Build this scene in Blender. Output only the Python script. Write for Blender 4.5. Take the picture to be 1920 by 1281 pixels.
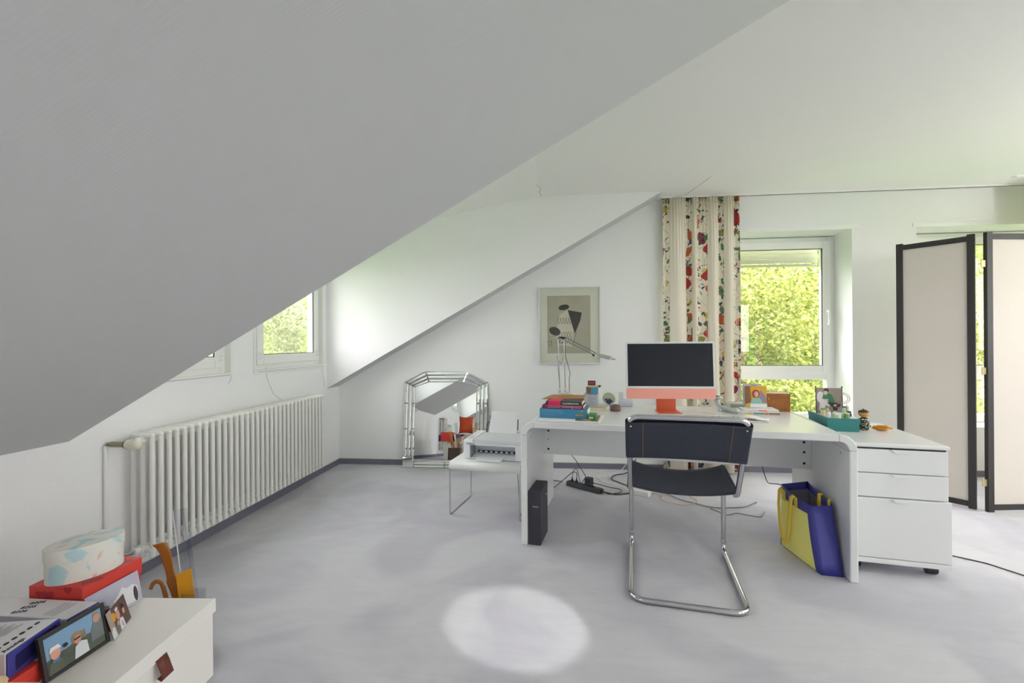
import bpy, math, random
from math import sin, cos, pi, radians, atan2, sqrt
from mathutils import Vector, Matrix, Euler, noise

random.seed(7)
for o in list(bpy.data.objects): bpy.data.objects.remove(o, do_unlink=True)
S = bpy.context.scene
COL = S.collection

# ------------------------------------------------------------------ camera, light, exposure
H = 1.18
psi = math.atan(86/853.333); roll = .007
fw = Vector((-sin(psi), cos(psi), 0)); ri = Vector((cos(psi), sin(psi), 0)); up = Vector((0, 0, 1))
R = ri*cos(roll) - up*sin(roll); U = up*cos(roll) + ri*sin(roll)
cd = bpy.data.cameras.new('camera'); cam = bpy.data.objects.new('camera', cd); COL.objects.link(cam)
cam.matrix_world = Matrix(((R.x, U.x, -fw.x, 0), (R.y, U.y, -fw.y, 0), (R.z, U.z, -fw.z, H), (0, 0, 0, 1)))
cd.sensor_width = 36; cd.lens = 16; cd.clip_start = .05; cd.clip_end = 200
S.camera = cam
S.view_settings.view_transform = 'Standard'; S.view_settings.look = 'None'
S.view_settings.gamma = 1; S.view_settings.use_curve_mapping = False
S.view_settings.exposure = 0.2
S.cycles.max_bounces = 14; S.cycles.diffuse_bounces = 9; S.cycles.glossy_bounces = 6
S.cycles.transparent_max_bounces = 24; S.cycles.transmission_bounces = 8
S.cycles.caustics_reflective = False; S.cycles.caustics_refractive = False

W = bpy.data.worlds.new('world'); S.world = W; W.use_nodes = True
bg = W.node_tree.nodes['Background']; bg.inputs[0].default_value = (.99, .945, 1.0, 1); bg.inputs[1].default_value = 9.0

def light(name, kind, loc, rot=(0, 0, 0), energy=10, color=(1, 1, 1), size=1, size_y=None, **kw):
    l = bpy.data.lights.new(name, kind); l.energy = energy; l.color = color
    if kind == 'AREA':
        l.shape = 'RECTANGLE'; l.size = size; l.size_y = size_y or size
    for k, v in kw.items(): setattr(l, k, v)
    o = bpy.data.objects.new(name, l); COL.objects.link(o); o.location = loc; o.rotation_euler = rot
    return o
sun = light('sun', 'SUN', (0, -5, 20), (radians(38), 0, radians(-14)), 4.5, (1, .95, .82), angle=radians(1.2))

def portal(name, c, rot, sx, sy):
    o = light(name, 'AREA', c, rot, 1, (1, 1, 1), sx, sy); o.data.cycles.is_portal = True

# ------------------------------------------------------------------ materials
def lin(c):
    c = c/255.0
    return c/12.92 if c <= .04045 else ((c+.055)/1.055)**2.4
def rgb(r, g, b): return (lin(r), lin(g), lin(b), 1)
class NT:
    def __init__(s, name):
        s.m = bpy.data.materials.new(name); s.m.use_nodes = True; s.t = s.m.node_tree
        s.b = s.t.nodes['Principled BSDF']; s.out = s.t.nodes['Material Output']
    def n(s, kind, **kw):
        x = s.t.nodes.new(kind)
        for k, v in kw.items():
            if k.startswith('i_'):
                x.inputs[k[2:].replace('_', ' ')].default_value = v
            else: setattr(x, k, v)
        return x
    def l(s, a, b): s.t.links.new(a, b)
    def coord(s, which='Object', scale=None):
        c = s.n('ShaderNodeTexCoord').outputs[which]
        if scale:
            mp = s.n('ShaderNodeMapping'); mp.inputs['Scale'].default_value = scale; s.l(c, mp.inputs[0]); c = mp.outputs[0]
        return c
    def bump(s, h, strength=.2, dist=.002):
        b = s.n('ShaderNodeBump'); b.inputs['Strength'].default_value = strength; b.inputs['Distance'].default_value = dist
        s.l(h, b.inputs['Height']); s.l(b.outputs[0], s.b.inputs['Normal'])
MATS = {}
def mat(name, col, rough=.5, metal=0, noise=None, bump=None, spec=None, coat=0, scale=60):
    if name in MATS: return MATS[name]
    t = NT(name); t.b.inputs['Base Color'].default_value = col; t.b.inputs['Roughness'].default_value = rough
    t.b.inputs['Metallic'].default_value = metal
    if spec is not None: t.b.inputs['Specular IOR Level'].default_value = spec
    if coat: t.b.inputs['Coat Weight'].default_value = coat
    amt = .05 if noise is None else noise
    nz = t.n('ShaderNodeTexNoise', i_Scale=scale if bump else 9.0, i_Detail=4.0); t.l(t.coord(), nz.inputs['Vector'])
    if amt:
        hv = t.n('ShaderNodeHueSaturation'); hv.inputs['Color'].default_value = col
        mr = t.n('ShaderNodeMapRange'); mr.inputs[3].default_value = 1-amt; mr.inputs[4].default_value = 1+amt
        t.l(nz.outputs[0], mr.inputs[0]); t.l(mr.outputs[0], hv.inputs['Value']); t.l(hv.outputs[0], t.b.inputs['Base Color'])
    if bump: t.bump(nz.outputs[0], bump, .002)
    MATS[name] = t.m; return t.m

def wall_mat(name, col, axis, period=.0085, strength=.35):
    t = NT(name); t.b.inputs['Base Color'].default_value = col; t.b.inputs['Roughness'].default_value = .85
    t.b.inputs['Specular IOR Level'].default_value = .2
    c = t.coord()
    w = t.n('ShaderNodeTexWave', bands_direction=axis, i_Scale=1/period/10*3.2, i_Distortion=1.2, i_Detail=1.0)
    w.inputs['Detail Scale'].default_value = 3
    t.l(c, w.inputs['Vector'])
    nz = t.n('ShaderNodeTexNoise', i_Scale=130.0, i_Detail=2.0); t.l(c, nz.inputs['Vector'])
    ad = t.n('ShaderNodeMath', operation='MULTIPLY_ADD'); ad.inputs[1].default_value = .5
    t.l(nz.outputs[0], ad.inputs[0]); t.l(w.outputs['Fac'], ad.inputs[2])
    t.bump(ad.outputs[0], strength, .0012)
    return t.m
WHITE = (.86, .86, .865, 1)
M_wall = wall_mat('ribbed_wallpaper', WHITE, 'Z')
M_slope = wall_mat('ribbed_slope_paper_shaded', (.565, .575, .575, 1), 'Y', .009, .16)  # shade on the slope put into the base colour; same paper as the walls
M_ceil = wall_mat('smooth_ceiling_paint', (.86, .86, .845, 1), 'Y', .02, .06)
M_back = wall_mat('pale_gable_paint', (.83, .845, .835, 1), 'Z', .009, .15)
M_paint = mat('white_paint', (.84, .84, .83, 1), .35, noise=.01)
M_base = mat('grey_baseboard_carpet', rgb(118, 116, 130), .95, noise=.12, bump=.4, scale=300)
M_cap = mat('baseboard_cap', rgb(205, 203, 198), .6)
M_pvc = mat('window_plastic', (.82, .83, .80, 1), .3, noise=.01)
M_rub = mat('dark_gasket', rgb(60, 60, 58), .6)
M_desk = mat('desk_laminate', (.78, .79, .795, 1), .24, noise=.01)
M_desk_in = M_desk
M_shadowgap = mat('dark_gap', rgb(40, 38, 36), .8)
M_chrome = mat('chrome', (.62, .62, .65, 1), .09, 1, noise=.02)
M_steel = mat('brushed_steel', (.62, .62, .60, 1), .28, 1)
M_black = mat('black_plastic', rgb(38, 38, 42), .45)
M_dkgrey = mat('dark_grey_plastic', rgb(66, 67, 76), .5)
M_leather = mat('black_leather', rgb(44, 48, 62), .5, noise=.25, bump=.25, scale=90)
M_stitch = mat('tan_stitching', rgb(150, 112, 62), .7)
M_paper = mat('white_paper', (.86, .87, .9, 1), .8, noise=.01)
M_ink = mat('black_ink', rgb(35, 35, 38), .7)
M_inkgrey = mat('grey_ink', rgb(150, 150, 155), .8)
M_red = mat('red_card', rgb(214, 62, 52), .55, noise=.03)
M_dred = mat('dark_red_print', rgb(170, 30, 48), .5, noise=.03)
M_pinkline = mat('pale_red_line', rgb(235, 130, 110), .5)
M_navy = mat('navy_card', rgb(66, 66, 152), .45, noise=.06)
M_yellow = mat('yellow_card', rgb(250, 244, 140), .6, noise=.03)
M_yelstrap = mat('yellow_webbing', rgb(246, 218, 82), .8, noise=.08, bump=.3, scale=400)
M_boxwhite = mat('white_board', (.84, .82, .78, 1), .6, noise=.01)
M_tag = mat('brown_leather_tag', rgb(112, 52, 44), .55)
M_frameblk = mat('black_wood', rgb(44, 42, 42), .5)
M_orange = mat('orange_metal', rgb(212, 100, 64), .35, noise=.02)
M_pink = mat('salmon_plate', rgb(240, 165, 150), .35, noise=.01)
M_screen = mat('dark_screen', rgb(24, 28, 38), .12, noise=.0, spec=.4)
M_bezel = mat('pale_bezel', rgb(222, 224, 226), .4)
M_teal = mat('teal_card', rgb(40, 122, 122), .55, noise=.05)
M_wood = mat('burl_wood', rgb(156, 96, 36), .4, noise=.45, bump=.02, scale=45)
M_brownenv = mat('brown_envelope', rgb(176, 128, 72), .7, noise=.08)
M_tan = mat('bamboo', rgb(176, 112, 42), .5, noise=.15)

def glass_mat(name, tint=(1, 1, 1, 1), gloss=.08, ior=1.45, rough=0.0):
    t = NT(name); t.t.nodes.remove(t.b)
    tr = t.n('ShaderNodeBsdfTransparent'); tr.inputs[0].default_value = tint
    gl = t.n('ShaderNodeBsdfGlossy'); gl.inputs['Roughness'].default_value = rough
    fr = t.n('ShaderNodeFresnel'); ge = t.n('ShaderNodeNewGeometry')
    mr = t.n('ShaderNodeMapRange'); mr.inputs[3].default_value = ior; mr.inputs[4].default_value = 1/ior
    t.l(ge.outputs['Backfacing'], mr.inputs[0]); t.l(mr.outputs[0], fr.inputs[0])
    mx = t.n('ShaderNodeMixShader'); t.l(fr.outputs[0], mx.inputs[0]); t.l(tr.outputs[0], mx.inputs[1]); t.l(gl.outputs[0], mx.inputs[2])
    t.l(mx.outputs[0], t.out.inputs[0]); return t.m
M_glass = glass_mat('window_glass', (.97, .99, .97, 1))
M_acryl = glass_mat('clear_acrylic', (.90, .92, .95, 1), ior=1.8, rough=.15)
M_acryl_y = glass_mat('amber_acrylic', (.9, .62, .08, 1), ior=1.5)
M_mirror = mat('mirror_glass', (.93, .95, .95, 1), .0, 1, noise=0)
M_amber = NT('amber_glass'); M_amber.b.inputs['Base Color'].default_value = rgb(240, 150, 20); M_amber.b.inputs['Transmission Weight'].default_value = .6
M_amber.b.inputs['Roughness'].default_value = .05; M_amber = M_amber.m

def carpet():
    t = NT('grey_carpet'); c = t.coord()
    big = t.n('ShaderNodeTexNoise', i_Scale=1.6, i_Detail=3.0, i_Distortion=.8); t.l(c, big.inputs[0])
    cs = t.coord('Object', (1.1, 4.5, 1)); st = t.n('ShaderNodeTexNoise', i_Scale=2.6, i_Detail=5.0, i_Distortion=1.4); t.l(cs, st.inputs[0])
    fine = t.n('ShaderNodeTexNoise', i_Scale=420.0, i_Detail=2.0); t.l(c, fine.inputs[0])
    mix1 = t.n('ShaderNodeMix', data_type='RGBA'); mix1.inputs[6].default_value = (.545, .535, .595, 1); mix1.inputs[7].default_value = (.64, .63, .675, 1)
    r1 = t.n('ShaderNodeValToRGB'); r1.color_ramp.elements[0].position = .42; r1.color_ramp.elements[1].position = .58
    t.l(big.outputs[0], r1.inputs[0]); t.l(r1.outputs[0], mix1.inputs[0])
    r2 = t.n('ShaderNodeValToRGB'); r2.color_ramp.elements[0].position = .44; r2.color_ramp.elements[1].position = .60
    r2.color_ramp.elements[0].color = (.98, .98, .98, 1); r2.color_ramp.elements[1].color = (1.015, 1.015, 1.015, 1)
    t.l(st.outputs[0], r2.inputs[0])
    mu = t.n('ShaderNodeMix', data_type='RGBA', blend_type='MULTIPLY'); mu.inputs[0].default_value = 1
    t.l(mix1.outputs[2], mu.inputs[6]); t.l(r2.outputs[0], mu.inputs[7])
    mf = t.n('ShaderNodeMapRange'); mf.inputs[3].default_value = .90; mf.inputs[4].default_value = 1.10; t.l(fine.outputs[0], mf.inputs[0])
    mu2 = t.n('ShaderNodeMix', data_type='RGBA', blend_type='MULTIPLY'); mu2.inputs[0].default_value = 1
    t.l(mu.outputs[2], mu2.inputs[6]); t.l(mf.outputs[0], mu2.inputs[7]); t.l(mu2.outputs[2], t.b.inputs['Base Color'])
    t.b.inputs['Roughness'].default_value = 1; t.b.inputs['Specular IOR Level'].default_value = .05
    t.b.inputs['Sheen Weight'].default_value = .15
    t.bump(fine.outputs[0], .5, .004); return t.m
M_carpet = carpet()

def curtain_print(name='floral_curtain_print'):
    t = NT(name); uv = t.coord('UV')
    def layer(scale, th, off, soft=.02, sx=1.0):
        mp = t.n('ShaderNodeMapping'); mp.inputs['Location'].default_value = (off, off*1.7, 0); mp.inputs['Scale'].default_value = (sx, 1, 1); t.l(uv, mp.inputs[0])
        nz = t.n('ShaderNodeTexNoise', i_Scale=scale*1.3, i_Detail=1.0); t.l(mp.outputs[0], nz.inputs[0])
        ad = t.n('ShaderNodeMix', data_type='RGBA', blend_type='LINEAR_LIGHT'); ad.inputs[0].default_value = .05
        t.l(mp.outputs[0], ad.inputs[6]); t.l(nz.outputs['Color'], ad.inputs[7])
        v = t.n('ShaderNodeTexVoronoi', i_Scale=scale, voronoi_dimensions='2D'); t.l(ad.outputs[2], v.inputs['Vector'])
        m = t.n('ShaderNodeMath', operation='LESS_THAN'); m.inputs[1].default_value = th; t.l(v.outputs['Distance'], m.inputs[0])
        sp = t.n('ShaderNodeSeparateColor'); t.l(v.outputs['Color'], sp.inputs[0])
        return m.outputs[0], sp.outputs[0], sp.outputs[1]
    base = rgb(238, 232, 214)
    cur = None
    def over(prev, fac, colsock=None, col=None):
        mx = t.n('ShaderNodeMix', data_type='RGBA')
        if prev is None: mx.inputs[6].default_value = base
        else: t.l(prev, mx.inputs[6])
        t.l(fac, mx.inputs[0])
        if colsock: t.l(colsock, mx.inputs[7])
        else: mx.inputs[7].default_value = col
        return mx.outputs[2]
    # vines
    nz = t.n('ShaderNodeTexNoise', i_Scale=9.0, i_Detail=.5); t.l(uv, nz.inputs[0])
    sb = t.n('ShaderNodeMath', operation='SUBTRACT'); sb.inputs[1].default_value = .5; t.l(nz.outputs[0], sb.inputs[0])
    ab = t.n('ShaderNodeMath', operation='ABSOLUTE'); t.l(sb.outputs[0], ab.inputs[0])
    ls = t.n('ShaderNodeMath', operation='LESS_THAN'); ls.inputs[1].default_value = .006; t.l(ab.outputs[0], ls.inputs[0])
    cur = over(cur, ls.outputs[0], col=rgb(70, 62, 50))
    for scale, th, off, pal in ((6.5, .30, 0, [(176, 62, 54), (196, 104, 66), (150, 152, 92), (150, 66, 84)]),
                                (11, .27, 3.1, [(88, 124, 86), (74, 88, 112), (90, 134, 108), (206, 192, 110)]),
                                (21, .24, 7.7, [(58, 66, 88), (66, 62, 60), (170, 66, 78), (62, 72, 92)])):
        m, r, g = layer(scale, th, off)
        cr = t.n('ShaderNodeValToRGB'); cr.color_ramp.interpolation = 'CONSTANT'
        e = cr.color_ramp.elements; e[0].position = 0; e[0].color = rgb(*pal[0]); e[1].position = .25; e[1].color = rgb(*pal[1])
        for i in (2, 3): x = e.new(.25*i); x.color = rgb(*pal[i])
        t.l(r, cr.inputs[0])
        gt = t.n('ShaderNodeMath', operation='GREATER_THAN'); gt.inputs[1].default_value = .45; t.l(g, gt.inputs[0])
        an = t.n('ShaderNodeMath', operation='MULTIPLY'); t.l(m, an.inputs[0]); t.l(gt.outputs[0], an.inputs[1])
        cur = over(cur, an.outputs[0], cr.outputs[0])
    t.l(cur, t.b.inputs['Base Color']); t.b.inputs['Roughness'].default_value = .85
    return t.m
M_print = curtain_print()
M_lining = mat('cream_curtain_lining', rgb(232, 225, 208), .85, noise=.02)

def oval_mat():
    t = NT('watercolour_paper'); c = t.coord()
    nz = t.n('ShaderNodeTexNoise', i_Scale=13.0, i_Detail=3.0, i_Distortion=.6); t.l(c, nz.inputs[0])
    cr = t.n('ShaderNodeValToRGB'); e = cr.color_ramp.elements
    e[0].position = .38; e[0].color = rgb(184, 212, 218); e[1].position = .44; e[1].color = rgb(228, 228, 220)
    x = e.new(.62); x.color = rgb(230, 230, 224); x = e.new(.655); x.color = rgb(228, 190, 176)
    t.l(nz.outputs[0], cr.inputs[0]); t.l(cr.outputs[0], t.b.inputs['Base Color']); t.b.inputs['Roughness'].default_value = .6
    return t.m
M_oval = oval_mat()

def leaf_mat(name, c1, c2):
    t = NT(name); 
    info = t.n('ShaderNodeNewGeometry'); cr = t.n('ShaderNodeMix', data_type='RGBA'); cr.inputs[6].default_value = c1; cr.inputs[7].default_value = c2
    t.l(info.outputs['Random Per Island'], cr.inputs[0])
    t.l(cr.outputs[2], t.b.inputs['Base Color']); t.b.inputs['Roughness'].default_value = .6
    tl = t.n('ShaderNodeBsdfTranslucent'); t.l(cr.outputs[2], tl.inputs[0])
    mx = t.n('ShaderNodeMixShader'); mx.inputs[0].default_value = .45
    t.l(t.b.outputs[0], mx.inputs[1]); t.l(tl.outputs[0], mx.inputs[2]); t.l(mx.outputs[0], t.out.inputs[0]); return t.m
M_leaf = leaf_mat('yellow_green_leaves', (.14, .19, .02, 1), (.50, .50, .17, 1))
M_leaf2 = leaf_mat('fresh_green_leaves', (.09, .15, .02, 1), (.34, .38, .12, 1))
M_leafp = leaf_mat('pale_green_leaves', (.22, .24, .15, 1), (.50, .50, .30, 1))
M_bark = mat('tree_bark', rgb(176, 146, 130), .9, noise=.3)
M_grass = mat('lawn_grass', rgb(86, 120, 50), .95, noise=.25)

# ------------------------------------------------------------------ mesh builder
class MB:
    def __init__(s): s.v = []; s.f = []; s.mi = []; s.mats = []; s.uv = None
    def slot(s, m):
        if m not in s.mats: s.mats.append(m)
        return s.mats.index(m)
    def add(s, vs, fs, m, M=None):
        b = len(s.v); k = s.slot(m)
        for v in vs: s.v.append(tuple(M @ Vector(v)) if M is not None else tuple(v))
        for f in fs: s.f.append(tuple(b+i for i in f)); s.mi.append(k)
        return s
    def box(s, x0, x1, y0, y1, z0, z1, m, M=None):
        vs = [(x, y, z) for z in (z0, z1) for y in (y0, y1) for x in (x0, x1)]
        return s.add(vs, [(0, 2, 3, 1), (4, 5, 7, 6), (0, 1, 5, 4), (2, 6, 7, 3), (0, 4, 6, 2), (1, 3, 7, 5)], m, M)
    def prism(s, pts, z0, z1, m, M=None, top=None):
        n = len(pts); p2 = top or pts
        a = sum(pts[i][0]*pts[(i+1) % n][1]-pts[(i+1) % n][0]*pts[i][1] for i in range(n))
        if a < 0: pts = pts[::-1]; p2 = p2[::-1]
        vs = [(x, y, z0) for x, y in pts]+[(x, y, z1) for x, y in p2]
        fs = [tuple(range(n))[::-1], tuple(range(n, 2*n))]+[(i, (i+1) % n, n+(i+1) % n, n+i) for i in range(n)]
        return s.add(vs, fs, m, M)
    def poly(s, pts, m, M=None, z=0):
        return s.add([(p[0], p[1], z) if len(p) == 2 else p for p in pts], [tuple(range(len(pts)))], m, M)
    def lathe(s, prof, m, c=(0, 0, 0), n=24, M=None, sx=1, sy=1):
        vs = []; fs = []; k = len(prof)
        for i in range(n):
            a = 2*pi*i/n
            for r, z in prof: vs.append((c[0]+r*cos(a)*sx, c[1]+r*sin(a)*sy, c[2]+z))
        for i in range(n):
            j = (i+1) % n
            for q in range(k-1): fs.append((i*k+q, j*k+q, j*k+q+1, i*k+q+1))
        if prof[0][0] > 1e-6: fs.append(tuple(i*k for i in range(n))[::-1])
        if prof[-1][0] > 1e-6: fs.append(tuple(i*k+k-1 for i in range(n)))
        return s.add(vs, fs, m, M)
    def cyl(s, p0, p1, r, m, n=12, r1=None, M=None):
        return s.tube([p0, p1], r, m, n, M=M, r1=r1)
    def tube(s, pts, r, m, n=8, closed=False, M=None, r1=None, sq=1.0):
        pts = [Vector(p) for p in pts]; k = len(pts); vs = []; fs = []
        tang = []
        for i in range(k):
            a = pts[(i-1) % k] if (closed or i > 0) else pts[0]; b = pts[(i+1) % k] if (closed or i < k-1) else pts[-1]
            d = (b-a); tang.append(d.normalized() if d.length > 1e-9 else Vector((0, 0, 1)))
        t0 = tang[0]; ref = Vector((0, 0, 1)) if abs(t0.z) < .9 else Vector((1, 0, 0))
        nx = t0.cross(ref).normalized()
        for i in range(k):
            if i: 
                q = tang[i-1].rotation_difference(tang[i]); nx = (q @ nx).normalized()
            ny = tang[i].cross(nx).normalized()
            rr = r if r1 is None else r+(r1-r)*i/(k-1)
            for j in range(n):
                a = 2*pi*j/n; vs.append(tuple(pts[i]+nx*cos(a)*rr+ny*sin(a)*rr*sq))
        for i in range(k if closed else k-1):
            i2 = (i+1) % k
            for j in range(n): fs.append((i*n+j, i*n+(j+1) % n, i2*n+(j+1) % n, i2*n+j))
        if not closed: fs.append(tuple(range(n))[::-1]); fs.append(tuple(range((k-1)*n, k*n)))
        return s.add(vs, fs, m, M)
    def ball(s, c, r, m, n=16, k=10, M=None):
        if not isinstance(r, (tuple, list)): r = (r, r, r)
        prof = [(sin(pi*i/k), -cos(pi*i/k)) for i in range(k+1)]
        T = Matrix.Translation(c) @ Matrix.Diagonal((r[0], r[1], r[2], 1))
        if M is not None: T = M @ T
        prof[0] = (0, -1); prof[-1] = (0, 1)
        return s.lathe(prof, m, n=n, M=T)
    def grid(s, fn, nu, nv, m, M=None):
        vs = [fn(i/nu, j/nv) for j in range(nv+1) for i in range(nu+1)]
        fs = [(j*(nu+1)+i, j*(nu+1)+i+1, (j+1)*(nu+1)+i+1, (j+1)*(nu+1)+i) for j in range(nv) for i in range(nu)]
        return s.add(vs, fs, m, M)
    def build(s, name, parent=None, smooth=None, bevel=0, label=None, seg=2, loc=None, rotz=0, solid=0):
        me = bpy.data.meshes.new(name); me.from_pydata(s.v, [], s.f)
        for m in s.mats: me.materials.append(m)
        me.polygons.foreach_set('material_index', s.mi)
        if s.uv:
            ul = me.uv_layers.new(name='uv')
            for l in me.loops: ul.data[l.index].uv = s.uv[l.vertex_index]
        if smooth is not None:
            me.polygons.foreach_set('use_smooth', [True]*len(me.polygons)); me.update()
            me.set_sharp_from_angle(angle=radians(smooth))
        me.update()
        o = bpy.data.objects.new(name, me); COL.objects.link(o)
        if parent: o.parent = parent
        if loc is not None: o.location = loc
        if rotz: o.rotation_euler = (0, 0, rotz)
        if solid:
            sm = o.modifiers.new('thickness', 'SOLIDIFY'); sm.thickness = solid; sm.offset = 0
        if bevel:
            b = o.modifiers.new('bevel', 'BEVEL'); b.width = bevel; b.segments = seg; b.limit_method = 'ANGLE'; b.angle_limit = radians(40)
        if label: o['label'] = label
        return o
def tag(o, label, cat, group=None, kind=None):
    o['label'] = label; o['category'] = cat
    if group: o['group'] = group
    if kind: o['kind'] = kind
    return o
def thing(name, label, cat, loc=(0, 0, 0), rotz=0, group=None):
    o = bpy.data.objects.new(name, None); COL.objects.link(o); o.empty_display_size = .1
    o.location = loc; o.rotation_euler = (0, 0, rotz); return tag(o, label, cat, group)
def struct(o): o['kind'] = 'structure'; return o
def sempty(name, loc=(0, 0, 0), rotz=0):
    o = bpy.data.objects.new(name, None); COL.objects.link(o); o.location = loc; o.rotation_euler = (0, 0, rotz); return struct(o)
def dup(root, loc, rotz=None, label=None):
    r = root.copy(); COL.objects.link(r); r.location = loc
    if rotz is not None: r.rotation_euler = (0, 0, rotz)
    if label: r['label'] = label
    for ch in list(root.children):
        c = ch.copy(); COL.objects.link(c); c.parent = r
        for g in ch.children:
            d = g.copy(); COL.objects.link(d); d.parent = c
    return r
def text(body, name, parent, size, M, m, depth=.0004, align='CENTER'):
    cu = bpy.data.curves.new('lettering', 'FONT'); cu.body = body; cu.size = size; cu.align_x = align; cu.align_y = 'CENTER'; cu.extrude = depth
    tmp = bpy.data.objects.new('lettering', cu); COL.objects.link(tmp)
    dg = bpy.context.evaluated_depsgraph_get(); me = bpy.data.meshes.new_from_object(tmp.evaluated_get(dg))
    bpy.data.objects.remove(tmp, do_unlink=True)
    me.transform(M); me.materials.clear(); me.materials.append(m)
    o = bpy.data.objects.new(name, me); COL.objects.link(o); o.parent = parent; return o
def frameM(o, x, y):
    """matrix with local x,y axes and origin"""
    x = Vector(x).normalized(); y = Vector(y); y = (y-x*y.dot(x)).normalized(); z = x.cross(y)
    return Matrix(((x.x, y.x, z.x, o[0]), (x.y, y.y, z.y, o[1]), (x.z, y.z, z.z, o[2]), (0, 0, 0, 1)))
def fillet(pts, r, n=6, closed=False):
    pts = [Vector(p) for p in pts]; out = []; k = len(pts)
    for i, p in enumerate(pts):
        if not closed and i in (0, k-1): out.append(p); continue
        a = (pts[i-1]-p); b = (pts[(i+1) % k]-p); rr = r[i] if isinstance(r, (list, tuple)) else r
        la, lb = a.length, b.length; a.normalize(); b.normalize(); ang = a.angle(b)
        d = min(rr/math.tan(ang/2), la*.49, lb*.49)
        s = p+a*d; e = p+b*d
        for j in range(n+1):
            t = j/n; out.append(s*(1-t)**2+p*2*t*(1-t)+e*t*t)
    return out
def ellipse(cx, cy, rx, ry, n=16, a=0):
    return [(cx+rx*cos(2*pi*i/n)*cos(a)-ry*sin(2*pi*i/n)*sin(a), cy+rx*cos(2*pi*i/n)*sin(a)+ry*sin(2*pi*i/n)*cos(a)) for i in range(n)]
def rrect(x0, x1, y0, y1, r, n=5):
    o = []
    for cx, cy, a in ((x1-r, y0+r, -pi/2), (x1-r, y1-r, 0), (x0+r, y1-r, pi/2), (x0+r, y0+r, pi)):
        for i in range(n+1): o.append((cx+r*cos(a+pi/2*i/n), cy+r*sin(a+pi/2*i/n)))
    return o

# ------------------------------------------------------------------ room shell
XL, YB, XR, YF, ZC = -2.135, 4.26, 5.4, -3.2, 2.46
Y1, Y2 = 1.791, 4.025          # first dormer
Y3, Y4 = -2.35, .084           # second dormer, behind
SL = .562; ZK = .755
def zs(x): return ZK+SL*(x-XL)
XS = XL+(ZC-ZK)/SL
b = MB(); b.box(XL-.3, XR+.3, YF-.3, YB+.45, -.2, 0, M_carpet); struct(b.build('floor'))
b = MB(); b.box(XL-.3, XR+.3, YF-.3, YB+.45, ZC, ZC+.2, M_ceil); struct(b.build('ceiling'))
def holes_wall(b, a0, a1, z0, z1, holes, box):
    """rect with rectangular holes, box(a0,a1,z0,z1)"""
    xs = sorted({a0, a1, *[h[0] for h in holes], *[h[1] for h in holes]}); 
    for i in range(len(xs)-1):
        l, r = xs[i], xs[i+1]; mid = (l+r)/2; zz = z0
        for h in sorted([h for h in holes if h[0] <= mid <= h[1]], key=lambda h: h[2]):
            if h[2] > zz: box(l, r, zz, h[2])
            zz = h[3]
        if zz < z1: box(l, r, zz, z1)
N1 = (1.0, 2.565, .42, 2.143); N2 = (3.085, 4.62, .42, 2.143)
b = MB(); holes_wall(b, XL-.3, XR+.3, 0, ZC, [N1, N2], lambda l, r, z0, z1: b.box(l, r, YB, YB+.34, z0, z1, M_back))
struct(b.build('wall_back'))
W3 = (1.86, 2.775, .985, 2.0); W4 = (3.02, 3.945, .985, 2.0)
W5 = (-2.28, -1.36, .985, 2.0); W6 = (-1.12, -.2, .985, 2.0)
b = MB(); holes_wall(b, YF-.3, YB, 0, 2.6, [W3, W4, W5, W6], lambda l, r, z0, z1: b.box(XL-.105, XL, l, r, z0, z1, M_wall))
struct(b.build('wall_left'))
N7 = (-2.2, -.9, .9, 2.15); 
N9 = (1.5, 3.6, .9, 2.15)
b = MB(); holes_wall(b, YF-.3, YB, 0, ZC, [N7, N9], lambda l, r, z0, z1: b.box(XR, XR+.3, l, r, z0, z1, M_wall))
struct(b.build('wall_right'))
N8 = (3.4, 5.1, .75, 2.2)
b = MB(); holes_wall(b, XL-.3, XR+.3, 0, ZC, [N8], lambda l, r, z0, z1: b.box(l, r, YF-.3, YF, z0, z1, M_wall))
struct(b.build('wall_front'))
# sloped roof undersides (solid wedges between slope and roof)
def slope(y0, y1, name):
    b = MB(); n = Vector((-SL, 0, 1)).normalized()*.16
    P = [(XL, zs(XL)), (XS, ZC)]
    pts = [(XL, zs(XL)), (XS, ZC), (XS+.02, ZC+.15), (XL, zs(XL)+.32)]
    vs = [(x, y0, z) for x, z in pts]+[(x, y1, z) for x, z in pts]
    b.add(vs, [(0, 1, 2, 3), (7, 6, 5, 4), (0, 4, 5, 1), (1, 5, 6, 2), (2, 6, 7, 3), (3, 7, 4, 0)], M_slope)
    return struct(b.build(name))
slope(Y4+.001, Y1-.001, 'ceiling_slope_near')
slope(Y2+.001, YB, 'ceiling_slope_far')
slope(YF, Y3-.001, 'ceiling_slope_rear')
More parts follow.
